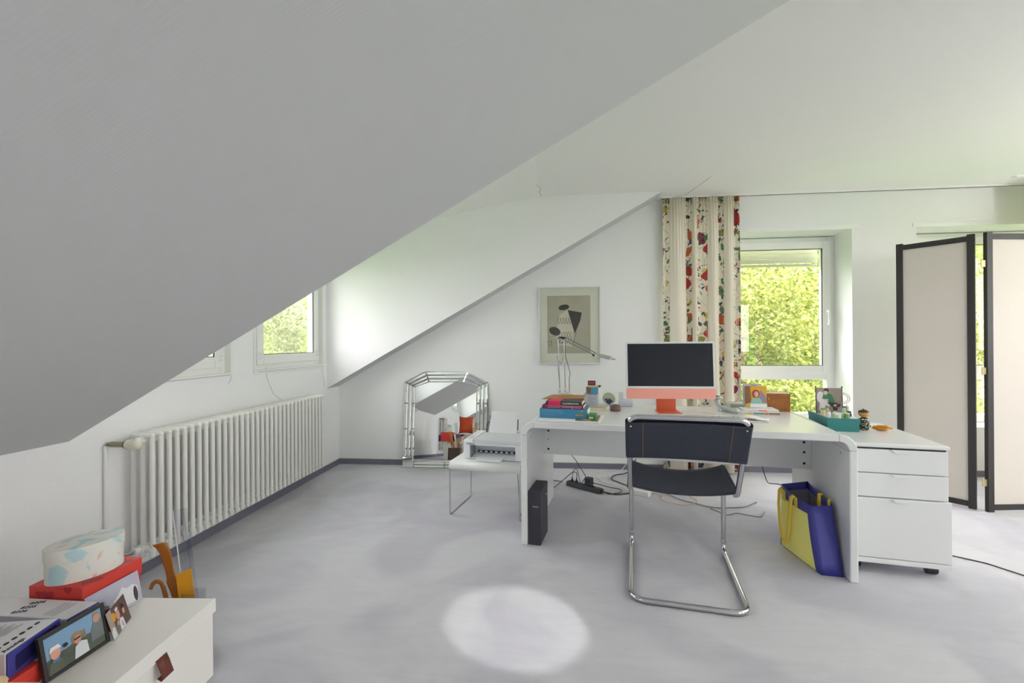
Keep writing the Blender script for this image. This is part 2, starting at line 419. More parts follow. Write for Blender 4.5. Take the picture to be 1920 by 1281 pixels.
# dormer cheeks (triangular side walls above the slope) and dormer ceilings
def cheek(y0, y1, name):
    b = MB(); pts = [(XL, zs(XL)+.001), (XS, ZC), (XS, ZC+.12), (XL, ZC+.12)]
    vs = [(x, y0, z) for x, z in pts]+[(x, y1, z) for x, z in pts]
    b.add(vs, [(0, 1, 2, 3), (7, 6, 5, 4), (0, 4, 5, 1), (1, 5, 6, 2), (2, 6, 7, 3), (3, 7, 4, 0)], M_wall)
    return struct(b.build(name))
cheek(Y2, Y2+.12, 'wall_dormer_far'); cheek(Y1-.12, Y1, 'wall_dormer_near')
cheek(Y4, Y4+.12, 'wall_dormer_second'); cheek(Y3-.12, Y3, 'wall_dormer_rear')
for nm, a, c in (('ceiling_dormer', Y1, Y2), ('ceiling_dormer_rear', Y3, Y4)):
    b = MB(); pts = []
    for i in range(9):
        t = i/8; x = -.15-(t*(XL+.15)*-1); x = -.15+(XL+.15)*t
        z = ZC-.2*max(0, -.25-x)
        pts.append((x, z))
    pts += [(XL, ZC+.1), (-.15, ZC+.1)]
    n = len(pts); vs = [(x, a, z) for x, z in pts]+[(x, c, z) for x, z in pts]
    b.add(vs, [tuple(range(n)), tuple(range(n, 2*n))[::-1]]+[(i, n+i, n+(i+1) % n, (i+1) % n) for i in range(n)], M_ceil)
    struct(b.build(nm, smooth=30))
# baseboards
def baseb(name, p0, p1, nrm, cap=True):
    b = MB(); d = Vector(p1)-Vector(p0); L = d.length; M = frameM(p0, d, nrm)
    # local x along, y out of wall
    z = M.to_3x3() @ Vector((0, 0, 1)); s = 1 if z.z > 0 else -1
    lo, hi = (0, .05) if s > 0 else (-.05, 0)
    b.box(0, L, 0, .012, lo, hi, M_base, M)
    lo, hi = (.05, .054) if s > 0 else (-.054, -.05)
    if cap: b.box(0, L, 0, .006, lo, hi, M_cap, M)
    struct(b.build(name))
baseb('baseboard_left', (XL, YF, 0), (XL, YB, 0), (1, 0, 0))
baseb('baseboard_back', (XL, YB, 0), (XR, YB, 0), (0, -1, 0))
baseb('baseboard_right', (XR, YF, 0), (XR, YB, 0), (-1, 0, 0))
baseb('baseboard_front', (XL, YF, 0), (XR, YF, 0), (0, 1, 0))
# ceiling rail above the gable windows, niche lips
b = MB(); b.box(.93, XR, YB-.09, YB-.05, ZC-.012, ZC, M_paint); b.box(.93, XR, YB-.075, YB-.065, ZC-.0135, ZC-.0118, M_shadowgap)
struct(b.build('trim_1'))
for i, (nn) in enumerate((N1, N2)):
    b = MB(); b.box(nn[0]-.03, nn[1]+.045, YB-.006, YB, nn[3], nn[3]+.035, M_paint); struct(b.build('trim_%d' % (i+2), bevel=.003))
# cracks in the ceiling paint
M_crack = mat('paint_crack', rgb(120, 118, 112), .9)
b = MB()
b.tube([(-.136, 4.02, ZC-.0005), (-.15, 3.9, ZC-.0005), (-.13, 3.82, ZC-.0005), (-.17, 3.7, ZC-.0005), (-.2, 3.55, ZC-.0005)], .0016, M_crack, 4)
b.tube([(1.12, 4.16, ZC-.0005), (1.17, 3.9, ZC-.0005), (1.2, 3.7, ZC-.0005)], .0014, M_crack, 4)
struct(b.build('trim_4'))

# ------------------------------------------------------------------ windows
def window(name, c, rotz, w, z0, z1, y, hinge='R', split=None, inset=.07, sash=.075, handle=True, shutter=0):
    """window plane local: x across, y outward; c = centre on plane at floor"""
    root = sempty(name, (c[0], c[1], 0), rotz)
    b = MB(); f = inset; zz = split
    def ring(b, x0, x1, za, zb, t, ya, yb, m):
        b.box(x0, x0+t, ya, yb, za, zb, m); b.box(x1-t, x1, ya, yb, za, zb, m)
        b.box(x0+t, x1-t, ya, yb, za, za+t, m); b.box(x0+t, x1-t, ya, yb, zb-t, zb, m)
    ring(b, -w/2, w/2, z0, z1, f, 0, .07, M_pvc)
    if split: b.box(-w/2+f, w/2-f, 0, .07, split-.04, split+.035, M_pvc)
    b.build('window_frame', root, bevel=.004)
    zb = (split+.02) if split else z0+.04
    b = MB(); ring(b, -w/2+.045, w/2-.045, zb, z1-.04, sash, -.022, .045, M_pvc)
    sx = w/2-.045-sash; sa, sb = zb+sash, z1-.04-sash
    so = b.build('sash', root, bevel=.005)
    b = MB()
    for q in ((-sx, -sx+.006, sa, sb), (sx-.006, sx, sa, sb), (-sx, sx, sa, sa+.005), (-sx, sx, sb-.005, sb)):
        b.box(q[0], q[1], -.016, -.008, q[2], q[3], M_rub)
    b.build('gasket', so)
    b = MB(); b.box(-sx, sx, .008, .014, sa, sb, M_glass); b.build('glass', root)
    if split:
        lx = w/2-f
        b = MB(); b.box(-lx, lx, .03, .036, z0+f, split-.04, M_glass); b.build('glass', root)
    if handle:
        hx = (w/2-.045-sash*.5)*(1 if hinge == 'R' else -1); hz = (sa+sb)/2-.04
        b = MB(); b.prism(rrect(hx-.014, hx+.014, hz-.035, hz+.035, .012), -.03, -.022, M_paint, frameM((0, 0, 0), (1, 0, 0), (0, 0, 1)) @ Matrix.Diagonal((1, 1, -1, 1)))
        b.tube(fillet([(hx, -.03, hz), (hx, -.06, hz), (hx, -.065, hz-.11), (hx-.005, -.05, hz-.125)], .018), .0095, M_paint, 10)
        b.build('handle', root, smooth=50)
    if shutter:
        b = MB()
        k = int(shutter/.045)
        for i in range(k):
            zt = sb+.02-i*.045
            b.box(-sx-.02, sx+.02, .10, .112, zt-.042, zt, M_slat)
        zt = sb+.02-k*.045
        b.box(-sx-.02, sx+.02, .098, .114, zt-.03, zt-.006, M_slat)
        b.build('roller_shutter', root, bevel=.003)
    return root
M_slat = mat('shutter_slats', rgb(205, 205, 170), .6)
wy = YB+.255
window('window_1', ((N1[0]+N1[1])/2, wy), 0, N1[1]-N1[0], N1[2], 2.135, 0, split=.845, sash=.07, shutter=.14)
window('window_2', ((N2[0]+N2[1])/2, wy), 0, N2[1]-N2[0], N2[2], 2.135, 0, split=.845, sash=.07)
# dormer windows sit nearly flush with the wall, inside a shallow rebate
def dormer_window(name, w0, w1, z0, z1):
    root = window(name, (XL-.03, (w0+w1)/2), pi/2, w1-w0, z0, z1, 0, handle=False, sash=.07, inset=.05)
    b = MB(); w = (w1-w0)/2
    b.box(-w-.018, -w+.002, -.0395, -.0005, z0, z1, M_pvc); b.box(w-.002, w+.018, -.0395, -.0005, z0, z1, M_pvc)
    b.box(-w-.018, w+.018, -.0445, -.01, z0-.02, z0+.004, M_pvc); b.box(-w-.018, w+.018, -.040, -.012, z1, z1+.018, M_pvc)
    b.box(-w+.02, w-.005, -.046, -.0444, z0-.011, z0-.008, M_inkgrey)
    b.build('outer_trim', root, bevel=.002)
    for s in (-1, 1):
        b = MB(); b.box(s*(w-.075)-.011, s*(w-.075)+.011, -.03, -.0215, z0+.075, z0+.13, M_paint)
        for q in (.09, .115): b.cyl((s*(w-.075), -.029, z0+q), (s*(w-.075), -.032, z0+q), .003, M_rub, 6)
        b.build('sash_bracket', root, bevel=.002)
    return root
dormer_window('window_3', *W3); dormer_window('window_4', *W4); dormer_window('window_5', *W5); dormer_window('window_6', *W6)
window('window_7', (XR+.2, (N7[0]+N7[1])/2), -pi/2, N7[1]-N7[0], N7[2], N7[3], 0)
window('window_8', ((N8[0]+N8[1])/2, YF-.2), pi, N8[1]-N8[0], N8[2], N8[3], 0)
window('window_9', (XR+.2, (N9[0]+N9[1])/2), -pi/2, N9[1]-N9[0], N9[2], N9[3], 0)
# light portals at the openings (guide sampling of the sky only)
portal('portal', ((N1[0]+N1[1])/2, YB+.5, 1.28), (radians(-90), 0, 0), N1[1]-N1[0], 1.7)
portal('portal', ((N2[0]+N2[1])/2, YB+.5, 1.28), (radians(-90), 0, 0), N2[1]-N2[0], 1.7)
for w in (W3, W4, W5, W6): portal('portal', (XL-.2, (w[0]+w[1])/2, 1.5), (radians(90), 0, radians(-90)), .92, 1.02)
portal('portal', (XR+.35, -1.55, 1.52), (radians(90), 0, radians(90)), 1.3, 1.25)
portal('portal', (XR+.35, 2.55, 1.52), (radians(90), 0, radians(90)), 2.1, 1.25)
portal('portal', (4.25, YF-.35, 1.48), (radians(90), 0, 0), 1.7, 1.45)

# ------------------------------------------------------------------ desk
DA = -math.atan2(.1674, .9859)
D0 = Vector((-.219, 2.63, 0)); du = Vector((.9859, -.1674, 0)); dv = Vector((.1674, .9859, 0))
ZD = .716
def dk(u, v, z=ZD): p = D0+du*u+dv*v; return (p.x, p.y, z)
desk = thing('desk', 'large white desk with rounded corners and slab legs by the gable window', 'desk', tuple(D0), DA)
T = .036; RO = .078; DW = 1.679; DD = .86
MX = Matrix(((1, 0, 0, 0), (0, 0, 1, 0), (0, 1, 0, 0), (0, 0, 0, 1)))   # (x,y,z)->(x,z,y): outline in x-z, depth along y
def profile(b, pts, y0, y1, m, M=None): b.prism(pts, y0, y1, m, MX if M is None else M @ MX)
b = MB(); profile(b, [(RO, ZD-T), (DW-RO, ZD-T), (DW-RO, ZD), (RO, ZD)], 0, DD, M_desk); b.build('desktop', desk, bevel=.005)
def arc(cx, cz, r, a0, a1, n=8): return [(cx+r*cos(radians(a0+(a1-a0)*i/n)), cz+r*sin(radians(a0+(a1-a0)*i/n))) for i in range(n+1)]
for s in (0, 1):
    o = arc(RO, ZD-RO, RO, 180, 90)+arc(RO, ZD-RO, RO-T, 90, 180)
    l = [(0, 0), (T, 0), (T, ZD-RO-.001), (0, ZD-RO-.001)]
    if s: o = [(DW-x, z) for x, z in o]; l = [(DW-x, z) for x, z in l]
    b = MB(); profile(b, o, 0.0005, DD-.0005, M_desk); b.build('rounded_corner', desk, smooth=35, bevel=.004)
    b = MB(); profile(b, l, 0, DD, M_desk); b.build('side_panel', desk, bevel=.006)
b = MB(); b.box(T, DW-T, .50, .522, .412, ZD-T, M_desk)
for x in (.067, DW-.075):
    for z in (.571, .512, .446): b.cyl((x, .4985, z), (x, .503, z), .008 if z != .512 or x > 1 else .004, M_black, 12)
b.build('back_rail', desk, bevel=.002)
for (v, z) in ((.10, .60), (.17, .655)):
    for x, hh_ in ((T, .018), (DW-T, .010)): b = MB(); b.box(x-.001, x+.001, v, v+.004, z, z+hh_, M_black); b.build('fixing_hole', desk)

# drawer pedestal
ped = thing('drawer_unit', 'white three-drawer rolling pedestal standing against the right side of the desk', 'drawer unit', dk(1.69, .135, 0), DA)
PW = .425; PD = .66
b = MB(); b.box(0, PW-.006, .02, PD, .066, .630, M_desk); b.build('body', ped, bevel=.003)
b = MB(); b.box(-.0, PW+.002, -.003, PD+.002, .634, .655, M_desk); b.build('top_panel', ped, bevel=.007)
b = MB(); b.box(.01, PW-.014, .004, PD-.01, .626, .637, M_shadowgap); b.build('shadow_gap', ped)
for z0, z1, x1, y0 in ((.508, .626, PW-.006, 0), (.386, .504, PW-.006, 0), (.082, .381, PW+.004, -.006)):
    b = MB(); b.box(0, x1, y0, .02, z0, z1, M_desk); d = b.build('drawer_front', ped, bevel=.003)
    b = MB(); pts = [(.180, z1+.001), (.190, z1-.011), (.200, z1-.0165), (.244, z1-.0165), (.250, z1-.011), (.251, z1+.001)]
    profile(b, pts, y0-.013, y0+.002, M_desk); b.build('handle', d, smooth=40, bevel=.002)
b = MB(); b.box(0, PW+.004, -.006, .03, .054, .079, M_desk); b.build('plinth', ped, bevel=.003)
for x, y in ((.38, .07), (.05, .07), (.38, .58), (.05, .58)):
    c = MB(); c.cyl((x-.022, y, .024), (x+.022, y, .024), .0235, M_black, 16); c.cyl((x, y, .03), (x, y, .056), .008, M_black, 8); c.build('caster', ped, smooth=40)

# ------------------------------------------------------------------ cantilever chair
CA = atan2(-.163, .9866)
chair = thing('cantilever_chair', 'chrome cantilever chair with black leather sling seat and back at the desk', 'chair', (.562, 2.062, 0), CA)
hw = .246; r = .0125
side = lambda s: [(s*hw, .61, r), (s*hw, .605, .462), (s*hw, .25, .43), (s*(hw+.002), .0, .838)]
path = []
L = side(-1); Rr = side(1)
full = [(-hw, 0, r)]+[]  # floor loop closed at the rear
loop = [Vector((.0, 0, r)), Vector((-hw, 0, r)), *[Vector(p) for p in L], *[Vector(p) for p in Rr[::-1]], Vector((hw, 0, r)), Vector((.001, 0, r))]
rad = [0, .075, .055, .06, .055, .05, .05, .055, .06, .055, .075, 0]
b = MB(); b.tube(fillet(loop, rad, 9), r, M_chrome, 14); b.build('tubular_frame', chair, smooth=60)
for s in (-1, 1): b = MB(); b.tube([(s*hw, .606, .06), (s*hw, .606, .072)], r+.0025, M_chrome, 14); b.build('clamp_ring', chair, smooth=60)
def seatf(i, j):
    x = (i*2-1)*hw; y = .245+j*.385
    z0 = .437+(y-.25)*.088
    sag = .026+.016*j
    z = z0+.011-sag*(1-abs(2*i-1)**2.2)*1.0
    return (x, y, z)
b = MB(); b.grid(seatf, 28, 12, M_leather)
def wrap(s):
    def f(i, j):
        y = .275+j*.345; z0 = .437+(y-.25)*.088-.004; a = radians(90-215*i); return (s*(hw+cos(a)*.0155), y, z0+sin(a)*.0155)
    return f
b.grid(wrap(1), 8, 6, M_leather); b.grid(wrap(-1), 8, 6, M_leather)
b.build('seat', chair, smooth=80, solid=.004)
sp = [Vector(L[3]), Vector(L[2])]
def backpt(x, t, off):  # t 0..1 down the upright
    y = .0+(.25-.0)*t; z = .838-(.838-.43)*t; return Vector((x, y, z))+Vector((0, -.85, -.52))*off*1.0
def backf(i, j):
    t = .055+j*.455; n = 1; th = i*4
    w = hw+.012; m = .012
    if i < .44: x = -w+2*w*(i/.44); o = .0145-.010*(1-(x/w)**2)
    elif i < .5: a = (i-.44)/.06; x = w+.006*sin(pi*a); o = .0145*cos(pi*a)
    elif i < .94: x = w-2*w*((i-.5)/.44); o = -.0145-.016*(1-(x/w)**2)
    else: a = (i-.94)/.06; x = -w-.006*sin(pi*a); o = -.0145*cos(pi*a)
    return backpt(x, t, o)
b = MB(); b.grid(backf, 100, 10, M_leather); bk = b.build('backrest', chair, smooth=80, solid=.003)
b = MB()
for x in (-.187, .187, -.18, .18):
    pts = [backpt(x*(1+.0*j), .058+.45*j/6, .0145-.010*(1-(x/(hw+.012))**2)+.0022) for j in range(7)]
    if abs(x) == .187: (b := MB()).tube(pts, .0011, M_stitch, 4).build('stitching', bk)
for x in (-hw+.006, hw-.006):
    p = backpt(x, .09, .018); b = MB(); b.ball(p, .0055, M_chrome, 10, 6); b.build('rivet', chair, smooth=60)

# ------------------------------------------------------------------ all-in-one computer
mac = thing('desktop_computer', 'salmon and orange all-in-one computer with dark blank screen on the desk', 'computer', (.707, 2.962, ZD), radians(-1))
tilt = Matrix.Rotation(radians(-6), 4, 'X')
DM = Matrix.Translation((0, 0, .094)) @ Matrix.Rotation(radians(-4), 4, 'X')
w = .274; hh = .362
b = MB(); b.prism(rrect(-w, w, 0, hh, .008), 0, .0115, M_bezel, DM @ frameM((0, .0115, 0), (1, 0, 0), (0, 0, 1))); b.build('display_casing', mac, bevel=.001)
b = MB(); b.prism([(-w+.0115, .0795), (w-.0115, .0795), (w-.0115, hh-.0115), (-w+.0115, hh-.0115)], 0, .0006, M_screen, DM @ frameM((0, -.0001, 0), (1, 0, 0), (0, 0, 1)))
b.build('screen', mac)
b = MB(); b.prism(rrect(-w, w, 0, .066, .007), 0, .0007, M_pink, DM @ frameM((0, -.0001, 0), (1, 0, 0), (0, 0, 1))); b.build('chin', mac)
st = MB()
prof = [(0, 0), (.135, 0), (.146, .006), (.150, .03)]
st.box(-.073, .073, 0, .148, 0, .0035, M_orange)
st.box(-.062, .062, .135, .139, .003, .20, M_orange, Matrix.Translation((0, 0, 0)) @ Matrix.Shear('XZ', 4, (0, 0)))
st.add([(-.062, .135, .19), (.062, .135, .19), (.062, .02, .19), (-.062, .02, .19), (-.062, .135, .2), (.062, .135, .2), (.062, .02, .2), (-.062, .02, .2)],
       [(0, 1, 2, 3), (7, 6, 5, 4), (0, 4, 5, 1), (1, 5, 6, 2), (2, 6, 7, 3), (3, 7, 4, 0)], M_orange)
st.build('stand', mac, bevel=.0012)

kb = thing('keyboard', 'slim white keyboard in front of the computer stand', 'keyboard', dk(.66, .30), DA)
b = MB(); b.prism(rrect(0, .28, 0, .115, .01), 0, .005, M_bezel); b.build('key_tray', kb, bevel=.001)
b = MB()
for rr in range(6):
    for c in range(14):
        if rr == 0 and 3 <= c < 8: continue
        b.box(.006+c*.0192, .006+c*.0192+.0168, .006+rr*.0175, .006+rr*.0175+.015, .005, .0065, M_paper)
b.box(.006+3*.0192, .006+8*.0192-.0024, .006, .021, .005, .0065, M_paper)
b.build('keys', kb, bevel=.0006)
b = MB(); pts = [dk(1.1+.0*1, .40), ]
cp = [dk(.93, .60, ZD+.002), dk(1.0, .62, ZD+.002), dk(1.10, .56, ZD+.002), dk(1.13, .48, ZD+.002), dk(1.05, .40, ZD+.002), dk(.95, .395, ZD+.002)]
b.tube(fillet(cp, .08, 6), .0018, mat('pink_cable', rgb(236, 200, 190), .6), 6)
tag(b.build('charging_cable', smooth=60), 'thin pink cable looping over the desk beside the orange computer stand', 'cable')

# ------------------------------------------------------------------ lamp
M_dchr = mat('dark_chrome', (.36, .36, .37, 1), .15, 1, noise=.02)
lamp = thing('desk_lamp', 'slim chrome articulated desk lamp with wire arms behind the stacked books', 'lamp', dk(.158, .62), DA)
b = MB(); b.lathe([(.052, 0), (.053, .004), (.053, .092), (.050, .096), (.0, .096)], M_steel, n=28); b.build('base', lamp, smooth=40)
Z0 = .096
for x in (-.030, .010):
    b = MB(); b.cyl((x, 0, Z0), (x, 0, Z0+.012), .007, M_steel, 10); b.ball((x, 0, Z0+.024), .012, M_steel, 14, 8); b.build('ball_joint', lamp, smooth=60)
b = MB(); b.cyl((.038, .0, Z0), (.038, .0, Z0+.02), .007, M_steel, 10); b.build('cable_socket', lamp, smooth=60)
b = MB()
for x0, x1 in ((-.030, -.040), (.010, .001)):
    for dx in (-.0, ): b.tube([(x0, 0, Z0+.024), ((x0+x1)/2, 0, .28), (x1, 0, .50)], .0036, M_dchr, 8)
b.tube([(-.030, .006, Z0+.024), (-.046, .006, .33), (-.046, .006, .36)], .002, M_dchr, 6)
b.build('lower_arm', lamp, smooth=60)
for x in (-.047, -.003): b = MB(); b.box(x-.006, x+.006, -.005, .005, .348, .366, M_steel); b.build('clamp', lamp, bevel=.001)
b = MB(); b.tube([(-.044, .0, .488), (.0, .0, .488)], .008, M_black, 8); b.ball((-.044, 0, .488), .009, M_steel, 10, 6); b.ball((.004, 0, .486), .009, M_black, 10, 6); b.build('elbow', lamp, smooth=60)
b = MB()
b.tube([(-.036, -.006, .490), (.205, -.006, .372)], .0034, M_dchr, 8); b.tube([(.005, .006, .494), (.225, .006, .378)], .0034, M_dchr, 8)
b.build('upper_arm', lamp, smooth=60)
b = MB(); b.ball((.206, 0, .366), .009, M_black, 10, 6); b.ball((.216, 0, .37), .007, M_steel, 10, 6); b.build('head_joint', lamp, smooth=60)
HM = Matrix.Translation((.225, 0, .366)) @ Matrix.Rotation(radians(13), 4, 'Y')
b = MB(); n = 12
def headf(i, j):
    x = j*.105; a = radians(-10+200*i); rx = .034; return tuple(HM @ Vector((x, -cos(a)*rx, sin(a)*.019-.004)))
b.grid(headf, 16, 6, M_steel); b.build('lamp_shade', lamp, smooth=70, solid=.002)
b = MB(); b.box(-.004, .002, -.034, .034, -.008, .014, M_steel, HM); b.cyl(HM @ Vector((.10, 0, .0)), HM @ Vector((.132, 0, -.002)), .005, M_steel, 10)
b.cyl(HM @ Vector((.02, 0, -.002)), HM @ Vector((.09, 0, -.002)), .009, M_paper, 10); b.build('bulb_holder', lamp, smooth=50)
b = MB(); b.tube(fillet([(.038, 0, Z0+.018), (.037, 0, .20), (.045, .0, .235), (.028, 0, .30), (.010, .004, .36), (.010, .006, .47), (-.02, .006, .44), (-.036, .006, .48)], .03, 5), .0022, M_black, 6)
b.tube(fillet([(-.045, .004, .36), (-.03, .004, .315), (-.018, .004, .30), (-.012, .004, .33), (-.004, .004, .36)], .02, 5), .0014, M_black, 5)
b.build('cable', lamp, smooth=60)

# ------------------------------------------------------------------ books and papers at the left of the desk
def book(name, label, u, v, z, w, d, t, cover, pages=None, rot=0, group=None, cat='book'):
    o = thing(name, label, cat, dk(u, v, z), DA+radians(rot), group)
    b = MB(); c = .0025
    b.box(0, w, 0, d, 0, c, cover); b.box(0, w, 0, d, t-c, t, cover)
    b.box(0, w, 0, .004, c*.5, t-c*.5, cover); b.build('cover', o, bevel=.0012)
    b = MB(); b.box(.003, w-.003, .004, d-.004, c, t-c, pages or M_pages); b.build('pages', o); return o
M_pages = mat('book_pages', rgb(232, 222, 196), .9)
M_bluebk = mat('blue_cloth', rgb(64, 140, 180), .6, noise=.05)
M_magbk = mat('magenta_cover', rgb(224, 40, 96), .5, noise=.02)
M_purp = mat('plum_cover', rgb(140, 42, 84), .5, noise=.08)
M_dkcover = mat('charcoal_cover', rgb(62, 62, 64), .45)
M_gold = mat('gold_print', rgb(200, 160, 60), .5)
M_green = mat('green_box_card', rgb(74, 150, 84), .5, noise=.05)
mg = thing('magazine', 'white-covered magazine lying flat under the blue book at the desk edge', 'magazine', dk(.085, .05), DA)
b = MB(); b.box(0, .365, 0, .26, 0, .004, M_paper); b.build('pages', mg, bevel=.001)
b = MB(); b.poly([(.22, .02), (.35, .02), (.35, .25), (.22, .25)], mat('brown_photo_print', rgb(140, 110, 76), .4, noise=.5), z=.0046)
b.poly([(.25, .05), (.30, .03), (.33, .12), (.28, .16)], mat('tan_print', rgb(205, 175, 120), .4), z=.005); b.build('cover_picture', mg)
bb = book('book', 'thick light blue hardback book at the bottom of the stack', .085, .135, ZD+.0045, .285, .19, .054, M_bluebk)
b = MB()
FS = frameM((0, -.0005, 0), (1, 0, 0), (0, 0, 1))
M_bluelt = mat('pale_blue_print', rgb(120, 165, 190), .6)
for k, (x0, x1, z) in enumerate(((.02, .14, .044), (.02, .15, .030), (.02, .09, .018))):
    b.prism([(x0, z), (x1, z), (x1, z+.003), (x0, z+.003)], 0, .0006, M_bluelt, FS)
b.build('spine_print', bb); b = MB()
b.prism([(.215, .018), (.262, .018), (.262, .025), (.215, .025)], 0, .0006, M_gold, FS); b.prism([(.245, .038), (.258, .038), (.262, .05), (.252, .05)], 0, .0006, M_gold, FS)
b.build('spine_print', bb)
b2 = book('book', 'thin plum paperback with pale spine lettering between the blue and charcoal books', .098, .145, ZD+.059, .248, .17, .020, M_purp)
b = MB()
for x0, x1, z in ((.035, .11, .007), (.12, .18, .0085), (.195, .235, .007), (.03, .24, .015)):
    b.prism([(x0, z), (x1, z), (x1, z+.0025), (x0, z+.0025)], 0, .0006, mat('pink_print', rgb(226, 170, 195), .6), FS)
b.build('spine_print', b2); b = MB()
b.prism([(.181, .002), (.184, .002), (.189, .014), (.186, .014)], 0, .0007, M_paper, FS)
b.build('spine_print', b2)
b3 = book('book', 'charcoal and magenta book on top of the stack with spaced white capitals', .122, .143, ZD+.0795, .216, .15, .024, M_dkcover)
b = MB(); b.prism([(.014, .0), (.088, .0), (.088, .0243), (.014, .0243)], 0, .0012, M_magbk, FS)
b.box(.014, .088, .001, .15, .0235, .0246, M_magbk); b.box(.028, .075, -.0022, -.0016, .008, .0095, M_dred)
b.build('magenta_band', b3)
t3 = text('GADERDANIC', 'title', b3, .0135, Matrix.Translation((.150, -.0018, .0115)) @ frameM((0, 0, 0), (1, 0, 0), (0, 0, 1)) @ Matrix.Diagonal((1.12, 1, 1, 1)), M_paper, .0003)
gb = thing('card_box', 'small green card box beside the end of the blue book', 'box', dk(.375, .125, ZD+.005), DA)
b = MB(); b.box(0, .045, 0, .09, 0, .028, M_green); b.build('carton', gb, bevel=.001)
b = MB(); b.prism([(.006, .006), (.03, .006), (.03, .015), (.006, .015)], 0, .0006, M_paper, FS); b.build('label', gb)
ev = thing('envelope', 'brown paper envelope lying on the book stack in front of the lamp', 'envelope', dk(.075, .26, ZD+.098), DA+radians(6))
b = MB()
b.add([(0, 0, .0), (.26, .0, .006), (.27, .17, .006), (.05, .2, .004), (0, 0, .005), (.26, 0, .011), (.27, .17, .011), (.05, .2, .009)],
      [(0, 3, 2, 1), (4, 5, 6, 7), (0, 1, 5, 4), (1, 2, 6, 5), (2, 3, 7, 6), (3, 0, 4, 7)], M_brownenv)
b.build('sleeve', ev, bevel=.0015)
b = MB(); b.tube(fillet([(.10, .03, .012), (.13, .06, .02), (.17, .04, .018), (.20, .07, .024), (.16, .09, .02), (.12, .05, .022)], .02, 4), .0012, mat('copper_wire', rgb(190, 130, 100), .4, .6), 5)
b.build('string', ev)

# small box pile
def sbox(name, label, u, v, z, w, d, h, m, rot=0, cat='box', group=None):
    o = thing(name, label, cat, dk(u, v, z), DA+radians(rot), group); b = MB(); b.box(0, w, 0, d, 0, h, m); b.build('carton', o, bevel=.001); return o
x = sbox('clear_box', 'clear plastic box of note paper under the pile of small boxes', .283, .745, ZD, .10, .08, .085, M_acryl)
b = MB(); b.box(.006, .094, .006, .074, .002, .078, M_paper)
for k in range(6): b.box(.03, .03+.05-(k % 3)*.012, .0055, .006, .016+k*.01, .0175+k*.01, M_inkgrey)
b.build('note_paper', x)
M_bluecard = mat('sky_blue_card', rgb(84, 176, 220), .5); M_brn = mat('dark_brown_card', rgb(120, 52, 44), .5, noise=.2)
M_patt = mat('patterned_card', rgb(150, 122, 100), .6, noise=.5)
x = sbox('card_box', 'small blue and brown patterned box standing on the clear note box', .298, .75, ZD+.0853, .085, .05, .046, M_patt, 4)
b = MB(); b.prism([(.034, .001), (.084, .001), (.084, .044), (.034, .044)], 0, .0007, M_bluecard, FS); b.build('blue_label', x)
x = sbox('card_box', 'flat cream and black matchbox lying on the blue patterned box', .308, .742, ZD+.1315, .09, .05, .013, mat('cream_card', rgb(226, 214, 176), .6), -4)
b = MB(); b.box(.078, .0905, -.0005, .0505, .002, .0135, M_black); b.build('striking_strip', x)
x = sbox('card_box', 'tiny dark red box at the very top of the small box pile', .310, .75, ZD+.1447, .053, .035, .032, M_brn)
b = MB()
for k in range(5): b.prism([(.007+k*.008, .012), (.012+k*.008, .012), (.012+k*.008, .024), (.007+k*.008, .024)], 0, .0006, mat('dusty_red_print', rgb(196, 120, 110), .6), FS)
b.build('print', x)
pad = thing('note_pad', 'pad of cream paper with a curved yellow edge beside the dark pebble', 'note pad', dk(.335, .50), DA+radians(-3))
b = MB(); b.add([(0, .02, 0), (.12, 0, 0), (.125, .13, 0), (0, .14, 0), (0, .02, .018), (.12, 0, .022), (.125, .13, .02), (0, .14, .014)],
      [(0, 3, 2, 1), (4, 5, 6, 7), (0, 1, 5, 4), (1, 2, 6, 5), (2, 3, 7, 6), (3, 0, 4, 7)], M_pages); b.build('sheets', pad, bevel=.002)
b = MB(); b.add([(.01, .015, .0205), (.115, .005, .0235), (.12, .12, .0215), (.01, .13, .0165)], [(0, 1, 2, 3)], mat('pale_print', rgb(205, 196, 190), .6, noise=.2)); b.build('cover', pad)
# round paperweight dish
rp = thing('glass_paperweight', 'round yellow-rimmed glass paperweight standing between pad and clear boxes', 'paperweight', dk(.455, .82), DA)
b = MB(); FP = frameM((0, 0, .045), (1, 0, 0), (0, -.25, 1))
rim = mat('olive_yellow_rim', rgb(206, 200, 120), .3); gl = mat('frosted_glass', rgb(210, 216, 214), .2)
b.lathe([(.0, -.006), (.044, -.006), (.046, 0), (.044, .006), (0, .008)], gl, n=28, M=FP); b.build('disc', rp, smooth=50)
b = MB(); b.tube([tuple(FP @ Vector((.040*cos(a), .040*sin(a), .006))) for a in [radians(x) for x in range(-20, 201, 10)]], .005, rim, 8); b.build('rim', rp, smooth=60)
b = MB(); random.seed(3)
for k in range(9): b.ball(tuple(FP @ Vector((random.uniform(-.02, .02), random.uniform(-.035, .0), .010))), (.009, .006, .007), mat('dark_blue_stones', rgb(58, 70, 92), .3, noise=.3), 8, 6)
b.build('blue_stones', rp, smooth=60)
pb = thing('pebble_mouse', 'dark brown pebble-shaped mouse lying on the desk left of the computer', 'mouse', dk(.514, .52), DA)
M_peb = mat('brown_gloss_plastic', rgb(112, 88, 84), .35)
b = MB(); b.lathe([(0, 0), (.030, 0), (.035, .006), (.035, .014), (.034, .016)], M_peb, n=24, sy=.8); b.build('lower_shell', pb, smooth=40)
b = MB(); b.lathe([(.034, .017), (.034, .03), (.028, .040), (.015, .045), (0, .046)], M_peb, n=24, sy=.8); b.build('upper_shell', pb, smooth=50)
x = sbox('clear_box', 'low clear plastic box of white cards left of the computer', .526, .735, ZD, .095, .06, .05, M_acryl)
